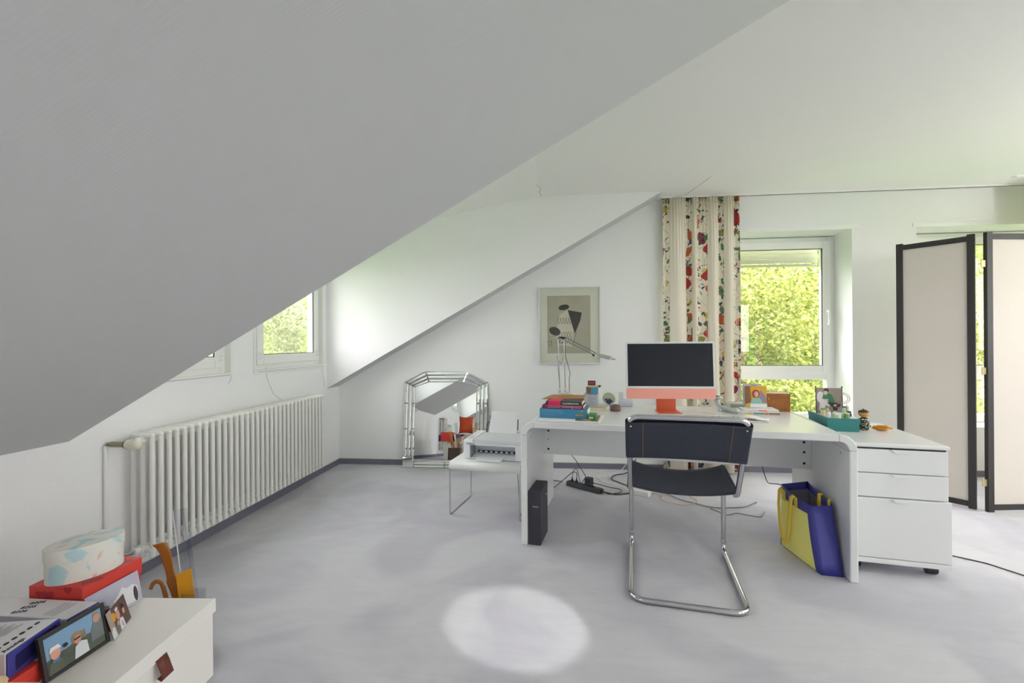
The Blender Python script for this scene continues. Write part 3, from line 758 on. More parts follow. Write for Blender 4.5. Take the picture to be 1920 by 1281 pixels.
b = MB(); b.box(.004, .045, .005, .055, .002, .026, M_paper); b.box(.048, .092, .005, .055, .002, .024, M_paper); b.build('cards', x)
b = MB(); b.box(.0, .03, .056, .06, .05, .095, M_acryl); b.build('back_flap', x)

# ------------------------------------------------------------------ right side of the desk
ph = thing('cordless_phone', 'silver cordless telephone in its base at the right of the computer', 'phone', dk(1.16, .60), DA+radians(-6))
M_silver = mat('silver_plastic', rgb(190, 196, 194), .3, .35)
b = MB(); b.prism(rrect(0, .17, .06, .20, .03), 0, .02, M_silver, top=[(x*.98+.002, y*.97+.008) for x, y in rrect(0, .17, .06, .20, .03)])
b.prism(rrect(.03, .165, .08, .19, .02), .02, .05, M_silver, top=[(x, y+.02) for x, y in rrect(.04, .155, .09, .17, .015)]); b.build('phone_base', ph, bevel=.003, smooth=40)
b = MB(); b.box(.07, .15, .085, .09, .028, .046, mat('phone_display', rgb(150, 160, 140), .3), Matrix.Translation((0, 0, 0))); b.build('display', ph)
b = MB(); FH = frameM((.0, .0, .0), (1, -.9, 0), (0, 0, 1))
b.tube(fillet([(-.02, .16, .075), (.0, .12, .028), (.045, .04, .018), (.09, -.02, .020)], .03, 6), .017, M_silver, 14, sq=.62); b.ball((-.005, .15, .078), (.034, .03, .011), M_silver, 16, 8); b.ball((.092, -.022, .022), (.024, .022, .016), M_silver, 16, 8)
b.build('handset', ph, smooth=60)
b = MB(); b.ball((-.005, .15, .083), (.024, .02, .009), M_dkgrey, 14, 6); b.build('earpiece', ph, smooth=60)
mags = [('magazine', 'glossy magazine with teal and brown spine at the bottom of the pile beside the phone', 1.262, .565, 0, .235, .15, .016, 0),
        ('magazine', 'thinner magazine with an orange spine strip on the pile beside the phone', 1.29, .575, .0165, .205, .14, .013, 2)]
stripcols = [[(0, .05, (206, 204, 190)), (.05, .085, (214, 178, 80)), (.085, .15, (110, 150, 150)), (.15, .17, (190, 110, 60)), (.17, .235, (150, 110, 90))],
             [(0, .02, (220, 215, 120)), (.02, .09, (210, 206, 222)), (.09, .14, (232, 120, 50)), (.14, .205, (214, 214, 196))]]
for k, (nm, lab, uu, vv, zz, w, d, t, rt) in enumerate(mags):
    o = thing(nm, lab, 'magazine', dk(uu, vv, ZD+zz), DA+radians(rt))
    b = MB(); b.box(0, w, 0, d, 0, t, M_paper); b.build('pages', o, bevel=.0015)
    b = MB()
    for x0, x1, c in stripcols[k]: b.box(x0+.001, x1-.001, -.0008, .001, .002, t-.003, mat('spine_%d_%d_%d' % c, rgb(*c), .5))
    b.build('spine_strip', o)
M_ochre = mat('ochre_print', rgb(222, 172, 52), .5, noise=.06); M_skin = mat('skin_print', rgb(226, 184, 156), .6, noise=.04)
def print_card(name, label, cat, M, w, h, base, shapes, t=.0012, group=None, back=None):
    o = thing(name, label, cat); o.matrix_world = M
    b = MB(); b.box(0, w, 0, h, -t, 0, base); b.build('sheet', o)
    b = MB(); z = .0003
    for m, pts in shapes: b.poly(pts, m, z=z); z += .00012
    b.build('picture', o); return o
def pm(n, c, noise=.05): return mat(n, rgb(*c), .5, noise=noise)
P = Vector(dk(1.325, .665, ZD+.032))
MC = frameM(P, du, Vector((0, 0, 1))+dv*.12+du*-.02)
w, h = .125, .135
print_card('postcard', 'yellow art postcard showing a red-haired figure leaning against the wooden box', 'postcard', MC, w, h, M_ochre, [
    (pm('brown_leaf_print', (140, 96, 60), .5), [(0, .02), (.036, .03), (.03, h), (0, h)]),
    (pm('grey_violet_print', (150, 140, 160)), [(.08, .03), (w, .03), (w, .06), (.088, .115)]),
    (pm('auburn_print', (176, 74, 56)), ellipse(.062, .085, .023, .028, 16)),
    (M_skin, ellipse(.066, .083, .012, .018, 14)),
    (pm('pale_teal_print', (150, 196, 184)), [(.03, .022), (.1, .022), (.092, .05), (.07, .062), (.05, .06), (.034, .045)]),
    (M_paper, [(.028, .0), (w, .0), (w, .022), (.028, .022)])])
MC2 = frameM(P+dv*.012+du*-.012, du, Vector((0, 0, 1))+dv*.12)
print_card('postcard', 'pale grey card mostly hidden behind the yellow art postcard', 'postcard', MC2, .11, .15, pm('pale_grey_card', (206, 204, 208)), [(M_ink, [(.05, .138), (.085, .138), (.085, .1405), (.05, .1405)])])
wb = thing('wooden_box', 'burl wood box with small brass lock standing at the back of the desk', 'box', dk(1.452, .735), DA)
b = MB(); b.box(0, .15, 0, .115, 0, .083, M_wood); b.build('body', wb, bevel=.0015)
b = MB(); b.box(0, .15, 0, .115, .0836, .115, M_wood); b.build('lid', wb, bevel=.0015)
b = MB(); b.box(.020, .028, -.0015, 0, .074, .088, M_gold); b.cyl((.024, -.004, .082), (.024, 0, .082), .002, M_gold, 8); b.build('lock', wb)
# loose papers
pp = thing('newspaper', 'printed paper sheets with black and grey blocks lying behind the chair back', 'paper', dk(1.10, .36), DA)
b = MB(); b.add([(0, .12, 0), (.02, -.02, 0), (.21, -.08, 0), (.19, .09, 0), (0, .12, .003), (.02, -.02, .003), (.21, -.08, .003), (.19, .09, .003)], [(0, 3, 2, 1), (4, 5, 6, 7), (0, 1, 5, 4), (1, 2, 6, 5), (2, 3, 7, 6), (3, 0, 4, 7)], pm('newsprint', (206, 212, 200)))
b.build('sheets', pp)
b = MB(); random.seed(5)
for k in range(14):
    x = .02+.017*(k % 7)+random.uniform(0, .004); y = -.02+.055*(k//7)+random.uniform(-.01, .01); 
    b.poly([(x, y), (x+.012, y), (x+.011, y+.04), (x+.001, y+.04)], random.choice([pm('olive_block', (110, 116, 96)), M_inkgrey, pm('dark_block', (70, 76, 70))]), z=.0036)
b.build('print_blocks', pp)
lf = thing('leaflet', 'white leaflet with a magenta edge curling on top of the printed sheets', 'leaflet', dk(1.22, .33, ZD+.0035), DA-radians(16))
def leafl(i, j): x = i*.15; y = j*.09; return (x, y, .004+.012*sin(pi*min(1, i*1.3))*(.4+.6*j))
b = MB(); b.grid(leafl, 12, 5, M_paper); b.build('sheet', lf, smooth=70, solid=.0008)
b = MB(); b.grid(lambda i, j: (i*.09, j*.014-.001, .0052+.012*sin(pi*min(1, i*.78))*.42), 8, 2, M_magbk); b.build('magenta_edge', lf, solid=.0004)
pp2 = thing('grey_folder', 'thin grey-edged folder lying under the leaflet at the right', 'folder', dk(1.18, .265), DA)
b = MB(); b.poly([(0, .0), (.175, .0), (.13, .10), (.01, .08)], M_paper, z=.002); b.prism([(0, .0), (.178, .0), (.132, .10), (.01, .08)], 0, .0018, pm('grey_edge', (120, 122, 124))); b.build('cover', pp2)

# teal box with photo, bottles
ZP = .655
tb = thing('shoe_box_teal', 'teal cardboard box with lid standing on the drawer unit next to the desk', 'box', dk(1.700, .43, ZP), DA)
tb.name = 'cardboard_box'
b = MB(); b.box(.002, .158, .002, .30, 0, .05, M_teal); b.build('base', tb, bevel=.001)
b = MB(); b.box(0, .16, 0, .302, .048, .0735, M_teal); b.box(.008, .152, .008, .294, .0735, .0738, pm('pale_lid_inset', (196, 212, 206))); b.build('lid', tb, bevel=.001)
def on_box(u, v, z=ZP+.0738): return dk(1.700+u, .43+v, z)
MP = frameM(Vector(on_box(.012, .19)), du, Vector((0, 0, 1))+dv*.08-du*.04)
w, h = .135, .155
pf = print_card('photo_print', 'photo of a person in green jacket sitting, standing on the teal box', 'photo', MP, w, h, pm('warm_grey_print', (150, 138, 130), .2), [
    (pm('white_sofa_print', (222, 214, 220)), ellipse(.022, .098, .02, .035)),
    (pm('white_sofa_print', (222, 214, 220)), [(.012, .02), (.055, .02), (.075, .06), (.05, .085), (.02, .075)]),
    (pm('dark_trousers_print', (44, 44, 58)), [(.055, .066), (.085, .04), (.09, .0), (.112, .0), (.108, .03), (.13, .05), (.128, .062), (.1, .066), (.08, .072)]),
    (pm('green_jacket_print', (46, 122, 92)), [(.03, .088), (.038, .12), (.06, .125), (.082, .115), (.1, .078), (.085, .064), (.06, .072), (.052, .086)]),
    (M_skin, ellipse(.050, .126, .011, .014)), (pm('dark_hair_print', (60, 40, 36)), [(.038, .136), (.045, .15), (.06, .153), (.068, .14), (.064, .127), (.056, .137), (.045, .136)]),
    (M_skin, ellipse(.052, .082, .012, .006)), (M_skin, ellipse(.098, .05, .009, .007)), (M_skin, ellipse(.098, .01, .012, .009))], t=.002)
for x in (-.004, w): b = MB(); b.box(x, x+.004, 0, h+.004, -.003, .001, M_black); b.ball((x+.002, h+.006, 0), .005, M_black, 8, 6); b.build('frame_post', pf)
# the ribbon-shaped wire ornament
wr = thing('wire_ornament', 'silver wire rosette ornament standing beside the photo on the teal box', 'ornament'); wr.matrix_world = frameM(Vector(on_box(.135, .165)), du, (0, 0, 1))
b = MB(); M_wire = mat('bronze_wire', rgb(160, 140, 124), .35, .7)
for r_ in (.042, .030): b.tube([(r_*cos(a)*1.0, .096+r_*sin(a)*.8, 0) for a in [2*pi*k/28 for k in range(28)]], .0016, M_wire, 6, closed=True)
for k in range(20):
    a = 2*pi*k/20; b.tube([(.030*cos(a), .096+.024*sin(a), 0), (.042*cos(a+.1), .096+.0336*sin(a+.1), 0)], .0010, M_wire, 5)
b.tube(fillet([(-.02, .066, 0), (-.036, .04, 0), (-.02, .046, 0), (-.012, .036, 0), (-.004, .06, 0), (.01, .036, 0), (.02, .046, 0), (.034, .04, 0), (.022, .068, 0)], .003, 3), .0014, M_wire, 6)
b.tube([(0, .0, 0), (0, .06, 0)], .0012, M_wire, 6); b.lathe([(0, 0), (.016, 0), (.014, .003), (0, .004)], M_wire, n=16, M=frameM((0, 0, 0), (1, 0, 0), (0, 0, -1)))
b.build('wire_rosette', wr, smooth=60)
# little bottles, jars and tubes on the teal lid
def bottle(label, u, v, r, h, mbody, mcap, hc, neck=.6, name='small_bottle'):
    o = thing(name, label, 'bottle', on_box(u, v), 0, 'little bottles and jars on the teal box')
    b = MB(); b.lathe([(0, 0), (r, 0), (r, h*.8), (r*neck, h)], mbody, n=14); b.build('body', o, smooth=40)
    b = MB(); b.lathe([(r*neck, h), (r*neck*1.1, h), (r*neck*1.1, h+hc), (0, h+hc)], mcap, n=14); b.build('cap', o, smooth=40); return o
M_gr = pm('leaf_green_plastic', (110, 150, 90)); M_ltg = pm('pale_green_plastic', (196, 214, 184)); M_nv = pm('navy_plastic', (40, 44, 82)); M_sk = pm('cream_plastic', (222, 206, 176))
bottle('squat green jar at the front edge of the teal box', .105, .022, .014, .025, M_gr, M_ltg, .006, .9, 'small_jar')
bottle('pale green squat pot left of the green jar on the teal box', .062, .022, .015, .018, M_ltg, M_paper, .006, .95, 'small_jar')
bottle('white and pink small bottle at the left of the teal box', .028, .055, .010, .030, M_paper, pm('pink_plastic', (226, 170, 170)), .008)
bottle('round navy bottle near the right end of the teal box', .130, .055, .0125, .026, M_nv, M_nv, .010, .7)
bottle('tall clear bottle with a patterned label on the teal box', .120, .10, .010, .050, M_ltg, M_teal, .008, .8)
bottle('tall patterned tube behind the navy bottle on the teal box', .138, .10, .009, .058, M_sk, M_paper, .006, .9)
bottle('cream jar with green lid at the rear left of the teal box', .018, .11, .013, .034, M_sk, M_gr, .008, .95, 'small_jar')
bottle('yellow-green flower-topped bottle in front of the seated photo', .045, .13, .009, .04, M_ltg, pm('olive_plastic', (150, 150, 60)), .014, .9)
x = thing('small_tube', 'low white tube lying across the front of the teal box', 'tube', on_box(.055, .06, ZP+.0738), DA)
b = MB(); b.box(0, .05, 0, .022, 0, .022, M_ltg); b.box(-.001, .051, -.001, .023, .018, .024, M_paper); b.build('carton', x, bevel=.002)
bl = thing('card_packet', 'small white packet lying at the right end of the teal box', 'packet', on_box(.118, .012), DA)
b = MB(); b.box(0, .034, 0, .024, 0, .008, M_paper); b.build('packet', bl, bevel=.001)

dl = thing('wooden_doll', 'painted wooden doll with apple-shaped head and dark scrolled body on the drawer unit', 'figurine', dk(1.915, .52, ZP), DA)
def doll_mat():
    t = NT('scroll_painted_wood'); c = t.coord(); v = t.n('ShaderNodeTexWave', wave_type='RINGS', i_Scale=22.0, i_Distortion=9.0); v.inputs['Detail Scale'].default_value = 2
    t.l(c, v.inputs[0]); cr = t.n('ShaderNodeValToRGB'); e = cr.color_ramp.elements; e[0].position = .78; e[0].color = rgb(40, 36, 30); e[1].position = .86; e[1].color = rgb(190, 190, 160)
    t.l(v.outputs['Fac'], cr.inputs[0]); t.l(cr.outputs[0], t.b.inputs['Base Color']); t.b.inputs['Roughness'].default_value = .25; return t.m
b = MB(); b.lathe([(.0, 0), (.022, 0), (.026, .010), (.028, .035), (.026, .058), (.018, .070), (.008, .074), (0, .074)], doll_mat(), n=24); b.build('body', dl, smooth=50)
b = MB(); b.lathe([(0, .073), (.010, .074), (.022, .081), (.0275, .094), (.024, .108), (.012, .115), (0, .113)], pm('amber_wood', (206, 148, 78)), n=24); b.build('head', dl, smooth=60)
b = MB(); b.lathe([(.026, .101), (.0245, .109), (.013, .116), (0, .1145)], pm('dark_hair_paint', (50, 40, 34)), n=24); b.cyl((0, 0, .113), (-.002, 0, .122), .003, M_black, 8); b.build('cap', dl, smooth=60)
am = thing('glass_sweet', 'amber glass candy-shaped ornament lying on the drawer unit', 'ornament', dk(1.993, .50, ZP+.018), DA+radians(-8))
b = MB(); b.tube([(-.046, 0, .004), (-.03, 0, .0), (-.02, 0, 0), (.0, 0, 0), (.02, 0, 0), (.034, 0, 0), (.048, 0, 0)], .018, M_amber, 10, sq=.9)
vs = []
prof = [.009, .012, .017, .018, .017, .011, .003]
k = 10
for i in range(7):
    for j in range(k):
        q = b.v[i*k+j]; cx = [-.046, -.03, -.02, 0, .02, .034, .048][i]; f = prof[i]/.018
        b.v[i*k+j] = (cx+(.004 if j % 2 else 0), q[1]*f*(1.15 if j % 2 else .95), q[2]*f)
b.build('faceted_glass', am)
b = MB(); b.ball((-.047, 0, .006), (.006, .010, .010), M_paper, 10, 6); b.build('white_tip', am, smooth=60)

# ------------------------------------------------------------------ side table and printer
SA = -math.atan2(.171, .985)
su = Vector((.985, -.171, 0)); sv = Vector((.171, .985, 0)); S0 = Vector((-.745, 3.045, 0))
def sd(u, v, z): p = S0+su*u+sv*v; return (p.x, p.y, z)
tab = thing('side_table', 'low white metal side table on thin wire legs beside the desk', 'table', tuple(S0), SA)
TW = .50; TD = .42; TZ = .362
def tabf(i, j):
    # rolled down front and back edges
    t = i; L = .045
    if t < .2: a = t/.2; y = .0+.0*a; ang = radians(180-90*a); return (j*TW, .028+cos(ang)*.028, TZ-.028+sin(ang)*.028)
    if t > .8: a = (t-.8)/.2; ang = radians(90-90*a); return (j*TW, TD-.028+cos(ang)*.028, TZ-.028+sin(ang)*.028)
    return (j*TW, .028+(TD-.056)*(t-.2)/.6, TZ)
b = MB(); pr_ = [tabf(i/20, 0)[1:] for i in range(21)]
pr_ = [(0, TZ-.05)]+pr_+[(TD, TZ-.05)]
inner = [(min(max(y, .002), TD-.002), z-.002) for y, z in pr_[1:-1]]
vs = []; fs = []
for y, z in pr_: vs += [(0, y, z), (TW, y, z)]
for i in range(len(pr_)-1): fs.append((2*i, 2*i+1, 2*i+3, 2*i+2))
b.add(vs, fs, M_paint); b.build('tabletop', tab, smooth=50, solid=.003)
b = MB()
for x in (.004, TW-.004):
    b = MB(); b.tube(fillet([(x, .006, TZ-.02), (x, .006, .004), (x, TD-.012, .004), (x, TD-.012, TZ-.02)], .012, 4), .005, M_chrome, 8); b.build('wire_leg', tab, smooth=60)

prt = thing('printer', 'white inkjet printer with scanner lid and loaded paper on the side table', 'printer', sd(.066, .095, TZ), SA)
M_prt = mat('printer_white', (.82, .83, .87, 1), .35, noise=.01); M_prtg = mat('printer_lid_grey', (.70, .71, .75, 1), .4, noise=.01); M_prtin = mat('printer_inner_grey', (.62, .65, .68, 1), .5)
PWd = .425; PDp = .29; PH = .118
b = MB()   # body with a recessed output bay
b.box(0, .05, .006, PDp, .004, PH, M_prt); b.box(PWd-.05, PWd, .006, PDp, .004, PH, M_prt)
b.box(.05, PWd-.05, .006, PDp, PH-.02, PH, M_prt); b.box(.05, PWd-.05, .11, PDp, .004, PH-.02, M_prt); b.box(.05, PWd-.05, .006, .11, .004, .012, M_prt)
b.build('body', prt, bevel=.006, seg=3)
b = MB()
b.add([(.05, .004, .012), (.05, .112, .012), (.05, .112, PH-.02), (.05, .004, PH-.02)], [(0, 1, 2, 3)], M_prtin)
b.poly([(.056, .108, .045), (PWd-.056, .108, .045), (PWd-.056, .108, PH-.022), (.056, .108, PH-.022)], M_prtin)
b.poly([(.056, .020, .0135), (PWd-.056, .020, .0135), (PWd-.056, .1085, .028), (.056, .1085, .028)], M_prt)
b.build('output_bay', prt)
b = MB(); b.box(.075, PWd-.075, .1, .107, .030, .045, M_black)
b.build('roller_slot', prt)
b = MB()
for k in range(7): b.box(.088+k*.038, .108+k*.038, .096, .1, .032, .042, M_paper)
b.build('rollers', prt)
b = MB(); b.add([(.1, -.045, .004), (.29, -.052, .004), (.29, .02, .013), (.1, .02, .013), (.1, -.045, .010), (.29, -.052, .010), (.29, .02, .019), (.1, .02, .019)],
   [(0, 3, 2, 1), (4, 5, 6, 7), (0, 1, 5, 4), (1, 2, 6, 5), (2, 3, 7, 6), (3, 0, 4, 7)], M_prt); b.build('output_flap', prt, bevel=.002)
b = MB(); b.add([(.075, .0, PH), (PWd, .0, PH), (PWd, PDp, PH), (.075, PDp, PH), (.08, .004, PH+.022), (PWd-.004, .004, PH+.022), (PWd-.004, PDp, PH+.03), (.08, PDp, PH+.03)],
   [(0, 3, 2, 1), (4, 5, 6, 7), (0, 1, 5, 4), (1, 2, 6, 5), (2, 3, 7, 6), (3, 0, 4, 7)], M_prtg); b.build('scanner_lid', prt, bevel=.004)
b = MB(); b.add([(.0, .002, PH), (.072, .002, PH), (.072, PDp, PH), (.0, PDp, PH), (.002, .006, PH+.014), (.072, .006, PH+.020), (.072, PDp, PH+.03), (.002, PDp, PH+.026)],
   [(0, 3, 2, 1), (4, 5, 6, 7), (0, 1, 5, 4), (1, 2, 6, 5), (2, 3, 7, 6), (3, 0, 4, 7)], M_prt); cp_ = b.build('control_panel', prt, bevel=.003)
b = MB(); SM = frameM((.02, .09, PH+.0205), (1, 0, .08), (0, 1, .04)); b.prism(ellipse(.012, .02, .016, .018), 0, .0012, M_prtg, SM); b.build('display', cp_)
for k in range(3):
    b = MB(); b.prism(ellipse(.006+k*.014, -.035, .0045, .005), 0, .001, M_inkgrey, SM); b.build('button', cp_)
text('Canon', 'logo', prt, .024, Matrix.Translation((.055, .0055, PH-.010)) @ frameM((0, 0, 0), (1, 0, 0), (0, 0, 1)) @ Matrix.Diagonal((1, .8, 1, 1)), M_ink, .0003)
b = MB(); TR = frameM((.09, .235, PH+.02), (1, 0, 0), (0, .30, 1))
b.prism([(.0, 0), (.236, 0), (.228, .13), (.223, .135), (.02, .135), (.012, .13)], -.004, 0, M_inkgrey, TR)
b.build('paper_support', prt, bevel=.001)
b = MB(); b.tube([tuple(TR @ Vector(p)) for p in ((.003, 0, .004), (.003, .07, .004), (.018, .085, .004))], .003, M_dkgrey, 6); b.build('paper_guide', prt, smooth=50)
b = MB(); b.tube([tuple(TR @ Vector(p)) for p in ((.242, .03, .004), (.238, .11, .004))], .004, M_dkgrey, 6); b.build('paper_guide', prt, smooth=50)
b = MB(); TR2 = frameM((.09, .231, PH+.015), (1, 0, 0), (0, .30, 1)); b.prism([(.018, 0), (.236, 0), (.229, .168), (.064-.03, .172)], .001, .004, M_paper, TR2)
tag(b.build('paper_stack', None), 'blank white sheets standing in the rear feeder of the printer', 'paper')
ps = bpy.data.objects['paper_stack']; ps.location = sd(.066, .095, TZ); ps.rotation_euler = (0, 0, SA)
b = MB(); b.tube(fillet([sd(.47, .05, .30), sd(.478, .05, .2), sd(.485, .04, .08), sd(.50, .03, .012), sd(.52, .10, .003)], .05, 5), .0022, M_black, 6)
tag(b.build('printer_cable', smooth=60), 'thin black cable hanging below the side table next to the desk leg', 'cable')

# ------------------------------------------------------------------ octagonal mirror with bevelled strips
A_ = radians(-1.0); T_ = radians(6.5)
nrm = Vector((sin(A_)*cos(T_), cos(A_)*cos(T_), -sin(T_)))
mx = Vector((cos(A_), -sin(A_), 0)); my = nrm.cross(mx)*-1
if my.z < 0: my = -my
MM = Matrix(((mx.x, my.x, -nrm.x, -1.464), (mx.y, my.y, -nrm.y, 4.149), (mx.z, my.z, -nrm.z, .001), (0, 0, 0, 1)))
mir = thing('wall_mirror', 'large mirror with cut-off top corners and a striped mirror border leaning on the gable wall', 'mirror'); mir.matrix_world = MM
MW, MHt = .805, .905
out = [(0, 0), (MW, 0), (MW, .80), (.605, MHt), (.20, MHt), (0, .80)]
fw_ = .108
inn = [(fw_, .055), (MW-fw_, .055), (MW-fw_, .755), (.565, .80), (.24, .80), (fw_, .755)]
b = MB(); b.prism(out, -.028, -.006, M_black); b.build('backing', mir)
b = MB(); b.prism(inn, -.006, -.003, M_mirror); b.build('main_glass', mir)
M_strip = mat('bevelled_mirror_strip', (.90, .92, .92, 1), .02, 1, noise=0)
def strip(quad, name='bevelled_strip'):
    """bevelled mirror strip over quad (4 pts ccw)"""
    c = Vector((sum(p[0] for p in quad)/4, sum(p[1] for p in quad)/4))
    w = min((Vector(quad[i])-Vector(quad[(i+1) % 4])).length for i in range(4))
    bev = min(.011, w*.36); o = []; i_ = []
    k = len(quad)
    for q in range(k):
        p = Vector(quad[q]); a = (Vector(quad[q-1])-p).normalized(); d = (Vector(quad[(q+1) % k])-p).normalized()
        s = abs(a.x*d.y-a.y*d.x); s = max(s, .3)
        o.append(tuple(p+(a+d)*(.0019/s))); i_.append(tuple(p+(a+d)*(bev/s)))
    b = MB(); vs = [(x, y, -.006) for x, y in o]+[(x, y, -.0015) for x, y in o]+[(x, y, .0025) for x, y in i_]
    fs = [(0, 1, 2, 3), (8, 9, 10, 11)]+[(q, (q+1) % 4, 4+(q+1) % 4, 4+q) for q in range(4)]+[(4+q, 4+(q+1) % 4, 8+(q+1) % 4, 8+q) for q in range(4)]
    b.add(vs, fs, M_strip); b.build(name, mir)
def lerp(p, q, t): return (p[0]+(q[0]-p[0])*t, p[1]+(q[1]-p[1])*t)
ft = [0, .30, .38, .66, .74, 1.0]
ft = [0, .36, .68, 1.0]
for seg in ((2, 3), (3, 4), (4, 5)):
    for k in range(3):
        a, c = out[seg[0]], out[seg[1]]; ai, ci = inn[seg[0]], inn[seg[1]]
        strip([lerp(a, ai, ft[k]), lerp(c, ci, ft[k]), lerp(c, ci, ft[k+1]), lerp(a, ai, ft[k+1])])
for side in (0, 1):
    for k in range(3):
        x0, x1 = fw_*ft[k], fw_*ft[k+1]
        top0 = .80-(.045)*ft[k]; top1 = .80-.045*ft[k+1]
        cuts = [.10, .36, .60, None] if k != 1 else [.10, None]
        for q in range(len(cuts)-1):
            z0 = cuts[q]; z1 = cuts[q+1]
            quad = [(x0, z0), (x1, z0), (x1, z1 if z1 else top1), (x0, z1 if z1 else top0)]
            if side: quad = [(MW-x, y) for x, y in quad][::-1]
            strip(quad)
    quad = [(0, 0), (fw_, 0), (fw_, .10), (0, .10)]
    if side: quad = [(MW-x, y) for x, y in quad][::-1]
    strip(quad, 'corner_block')
for z0, z1 in ((0, .028), (.028, .055)):
    for x0, x1 in ((fw_, MW/2), (MW/2, MW-fw_)): strip([(x0, z0), (x1, z0), (x1, z1), (x0, z1)])

# ------------------------------------------------------------------ framed print
fp = thing('framed_print', 'framed grey-beige abstract print with dark shapes in a thin white frame on the gable wall', 'picture'); fp.matrix_world = frameM((-.178, YB-.003, .968), (1, 0, .0), (0, 0, 1))
w, h = .570, .715
b = MB()
for x0, x1, y0, y1 in ((0, .010, 0, h), (w-.010, w, 0, h), (.010, w-.010, 0, .010), (.010, w-.010, h-.010, h)): b.box(x0, x1, y0, y1, 0, .024, M_bezel)
b.build('frame', fp, bevel=.001)
M_mount = mat('cream_mount', rgb(228, 226, 213), .8, noise=.02); M_prn = mat('etching_ground', rgb(182, 176, 158), .8, noise=.16, bump=None); M_char = mat('charcoal_shape', rgb(62, 60, 54), .8, noise=.1)
b = MB(); b.box(.008, w-.008, .008, h-.008, .002, .008, M_mount); b.build('mount', fp)
px0, px1, py0, py1 = .085, w-.092, .098, h-.085
b = MB(); b.poly([(px0, py0), (px1, py0), (px1, py1), (px0, py1)], M_prn, z=.0084)
b.poly([(px0-.002, py0), (px0, py0), (px0, py1), (px0-.002, py1)], M_char, z=.0085); b.poly([(px0, py1), (px1, py1), (px1, py1+.0015), (px0, py1+.0015)], M_char, z=.0085)
M_lt = mat('pale_wash', rgb(214, 208, 190), .8, noise=.1)
b.poly([(.19, .18), (.31, .16), (.335, .33), (.32, .47), (.27, .50), (.20, .46), (.17, .33)], M_lt, z=.0086)
b.poly([(.27, .50), (.40, .475), (.385, .40), (.335, .28), (.31, .36)], M_char, z=.0087)
b.poly(ellipse(.15, .305, .055, .038, 18, -.4), M_char, z=.0088)
b.poly(ellipse(.235, .525, .05, .026, 18, .15), M_char, z=.0088)
for k in range(6):
    for s in (1, -1):
        x = .19+k*.025; b.poly([(x, .19), (x+.003, .19), (x+.003+s*.035, .30), (x+s*.035, .30)], M_char, z=.0089)
        if k < 5: b.poly([(x, .37), (x+.003, .37), (x+.003+s*.02, .43), (x+s*.02, .43)], M_char, z=.0089)
random.seed(11)
for k in range(16):
    x, y = random.uniform(.095, .13), random.uniform(.14, .25); b.poly([(x, y), (x+random.uniform(-.01, .012), y+.012), (x+.004, y+.013)], M_char, z=.0089)
b.build('print', fp)
b = MB(); b.box(.009, w-.009, .009, h-.009, .017, .0185, glass_mat('picture_glass', (.97, .98, .97, 1), ior=1.4)); b.build('glass', fp)

# ------------------------------------------------------------------ radiators
def radiator(label, x, y0, n, valve_low):
    root = thing('radiator', label, 'radiator', (x, y0, 0)); p = .0492
    b = MB(); r_ = .0122
    zt, zb = .742, .13
    for k, xx in enumerate((-.05, 0, .05)):
        b.tube([(xx, 0, zb+.008), (xx, 0, zt-.01)], r_, M_rad, 10)
        b.ball((xx, 0, zb+.008), (r_, r_, .010), M_rad, 10, 6)
    b.tube([(-.05, 0, zt-.014), (.05, 0, zt-.014)], .0142, M_rad, 10)
    for s in (-.05, .05): b.ball((s, 0, zt-.014), (.0142, .0142, .0142), M_rad, 10, 6)
    b.tube([(-.05, 0, zb+.04), (.05, 0, zb+.04)], .0165, M_rad, 10)
    for z in (zt-.036, zb+.045): b.tube([(0, -p/2, z), (0, p/2, z)], .022, M_rad, 12)
    s0 = b.build('radiator_section', root, smooth=50)
    for k in range(1, n):
        c = s0.copy(); COL.objects.link(c); c.parent = root; c.location = (0, k*p, 0)
    e = -p/2 if valve_low else (n-.5)*p; d = -1 if valve_low else 1
    b = MB(); b.tube([(0, e, .706), (0, e+d*.025, .706)], .019, M_rad, 12); b.tube([(0, e+d*.02, .706), (0, e+d*.055, .706)], .012, M_rad, 12)
    b.build('end_nut', root, smooth=50)
    b = MB(); b.tube([(-.07, e+d*.07, .706), (.01, e+d*.07, .706)], .013, mat('aged_brass', rgb(150, 138, 118), .4, .7), 12)
    b.tube([(-.06, e+d*.07, .706), (-.089, e+d*.07, .706)], .009, mat('aged_brass', (1, 1, 1, 1)), 10); b.build('valve_body', root, smooth=50)
    b = MB(); b.tube([(.008, e+d*.07, .706), (.016, e+d*.07, .706)], .020, M_black, 16); b.build('valve_collar', root, smooth=40)
    b = MB(); b.lathe([(0, 0), (.021, 0), (.0235, .004), (.0235, .012), (.0225, .016), (.0215, .052), (.019, .062), (.012, .067), (0, .067)], M_cream, n=24, M=frameM((.014, e+d*.07, .706), (0, 0, 1), (0, 1, 0)) @ Matrix.Diagonal((1, 1, -1, 1)))
    for k in range(24):
        a = 2*pi*k/24
        b.box(.032, .062, -.0012, .0012, .0215, .0238, M_cream, Matrix.Translation((0, e+d*.07, .706)) @ Matrix.Rotation(a, 4, 'X'))
    b.build('thermostat_head', root, smooth=50)
    b = MB(); b.tube([(-.083, e+d*.085, .70), (-.083, e+d*.085, .05)], .009, M_paint, 10); b.build('pipe_cover', root, smooth=50)
    b = MB(); b.tube([(0, e, .175), (0, e+d*.03, .175)], .018, M_rad, 12); b.tube([(0, e+d*.03, .175), (-.05, e+d*.05, .165), (-.08, e+d*.05, .16)], .008, M_steel, 8); b.build('lower_union', root, smooth=50)
    return root
M_rad = mat('radiator_enamel', (.80, .795, .77, 1), .3, noise=.01); M_cream = mat('cream_thermostat', rgb(226, 222, 204), .45)
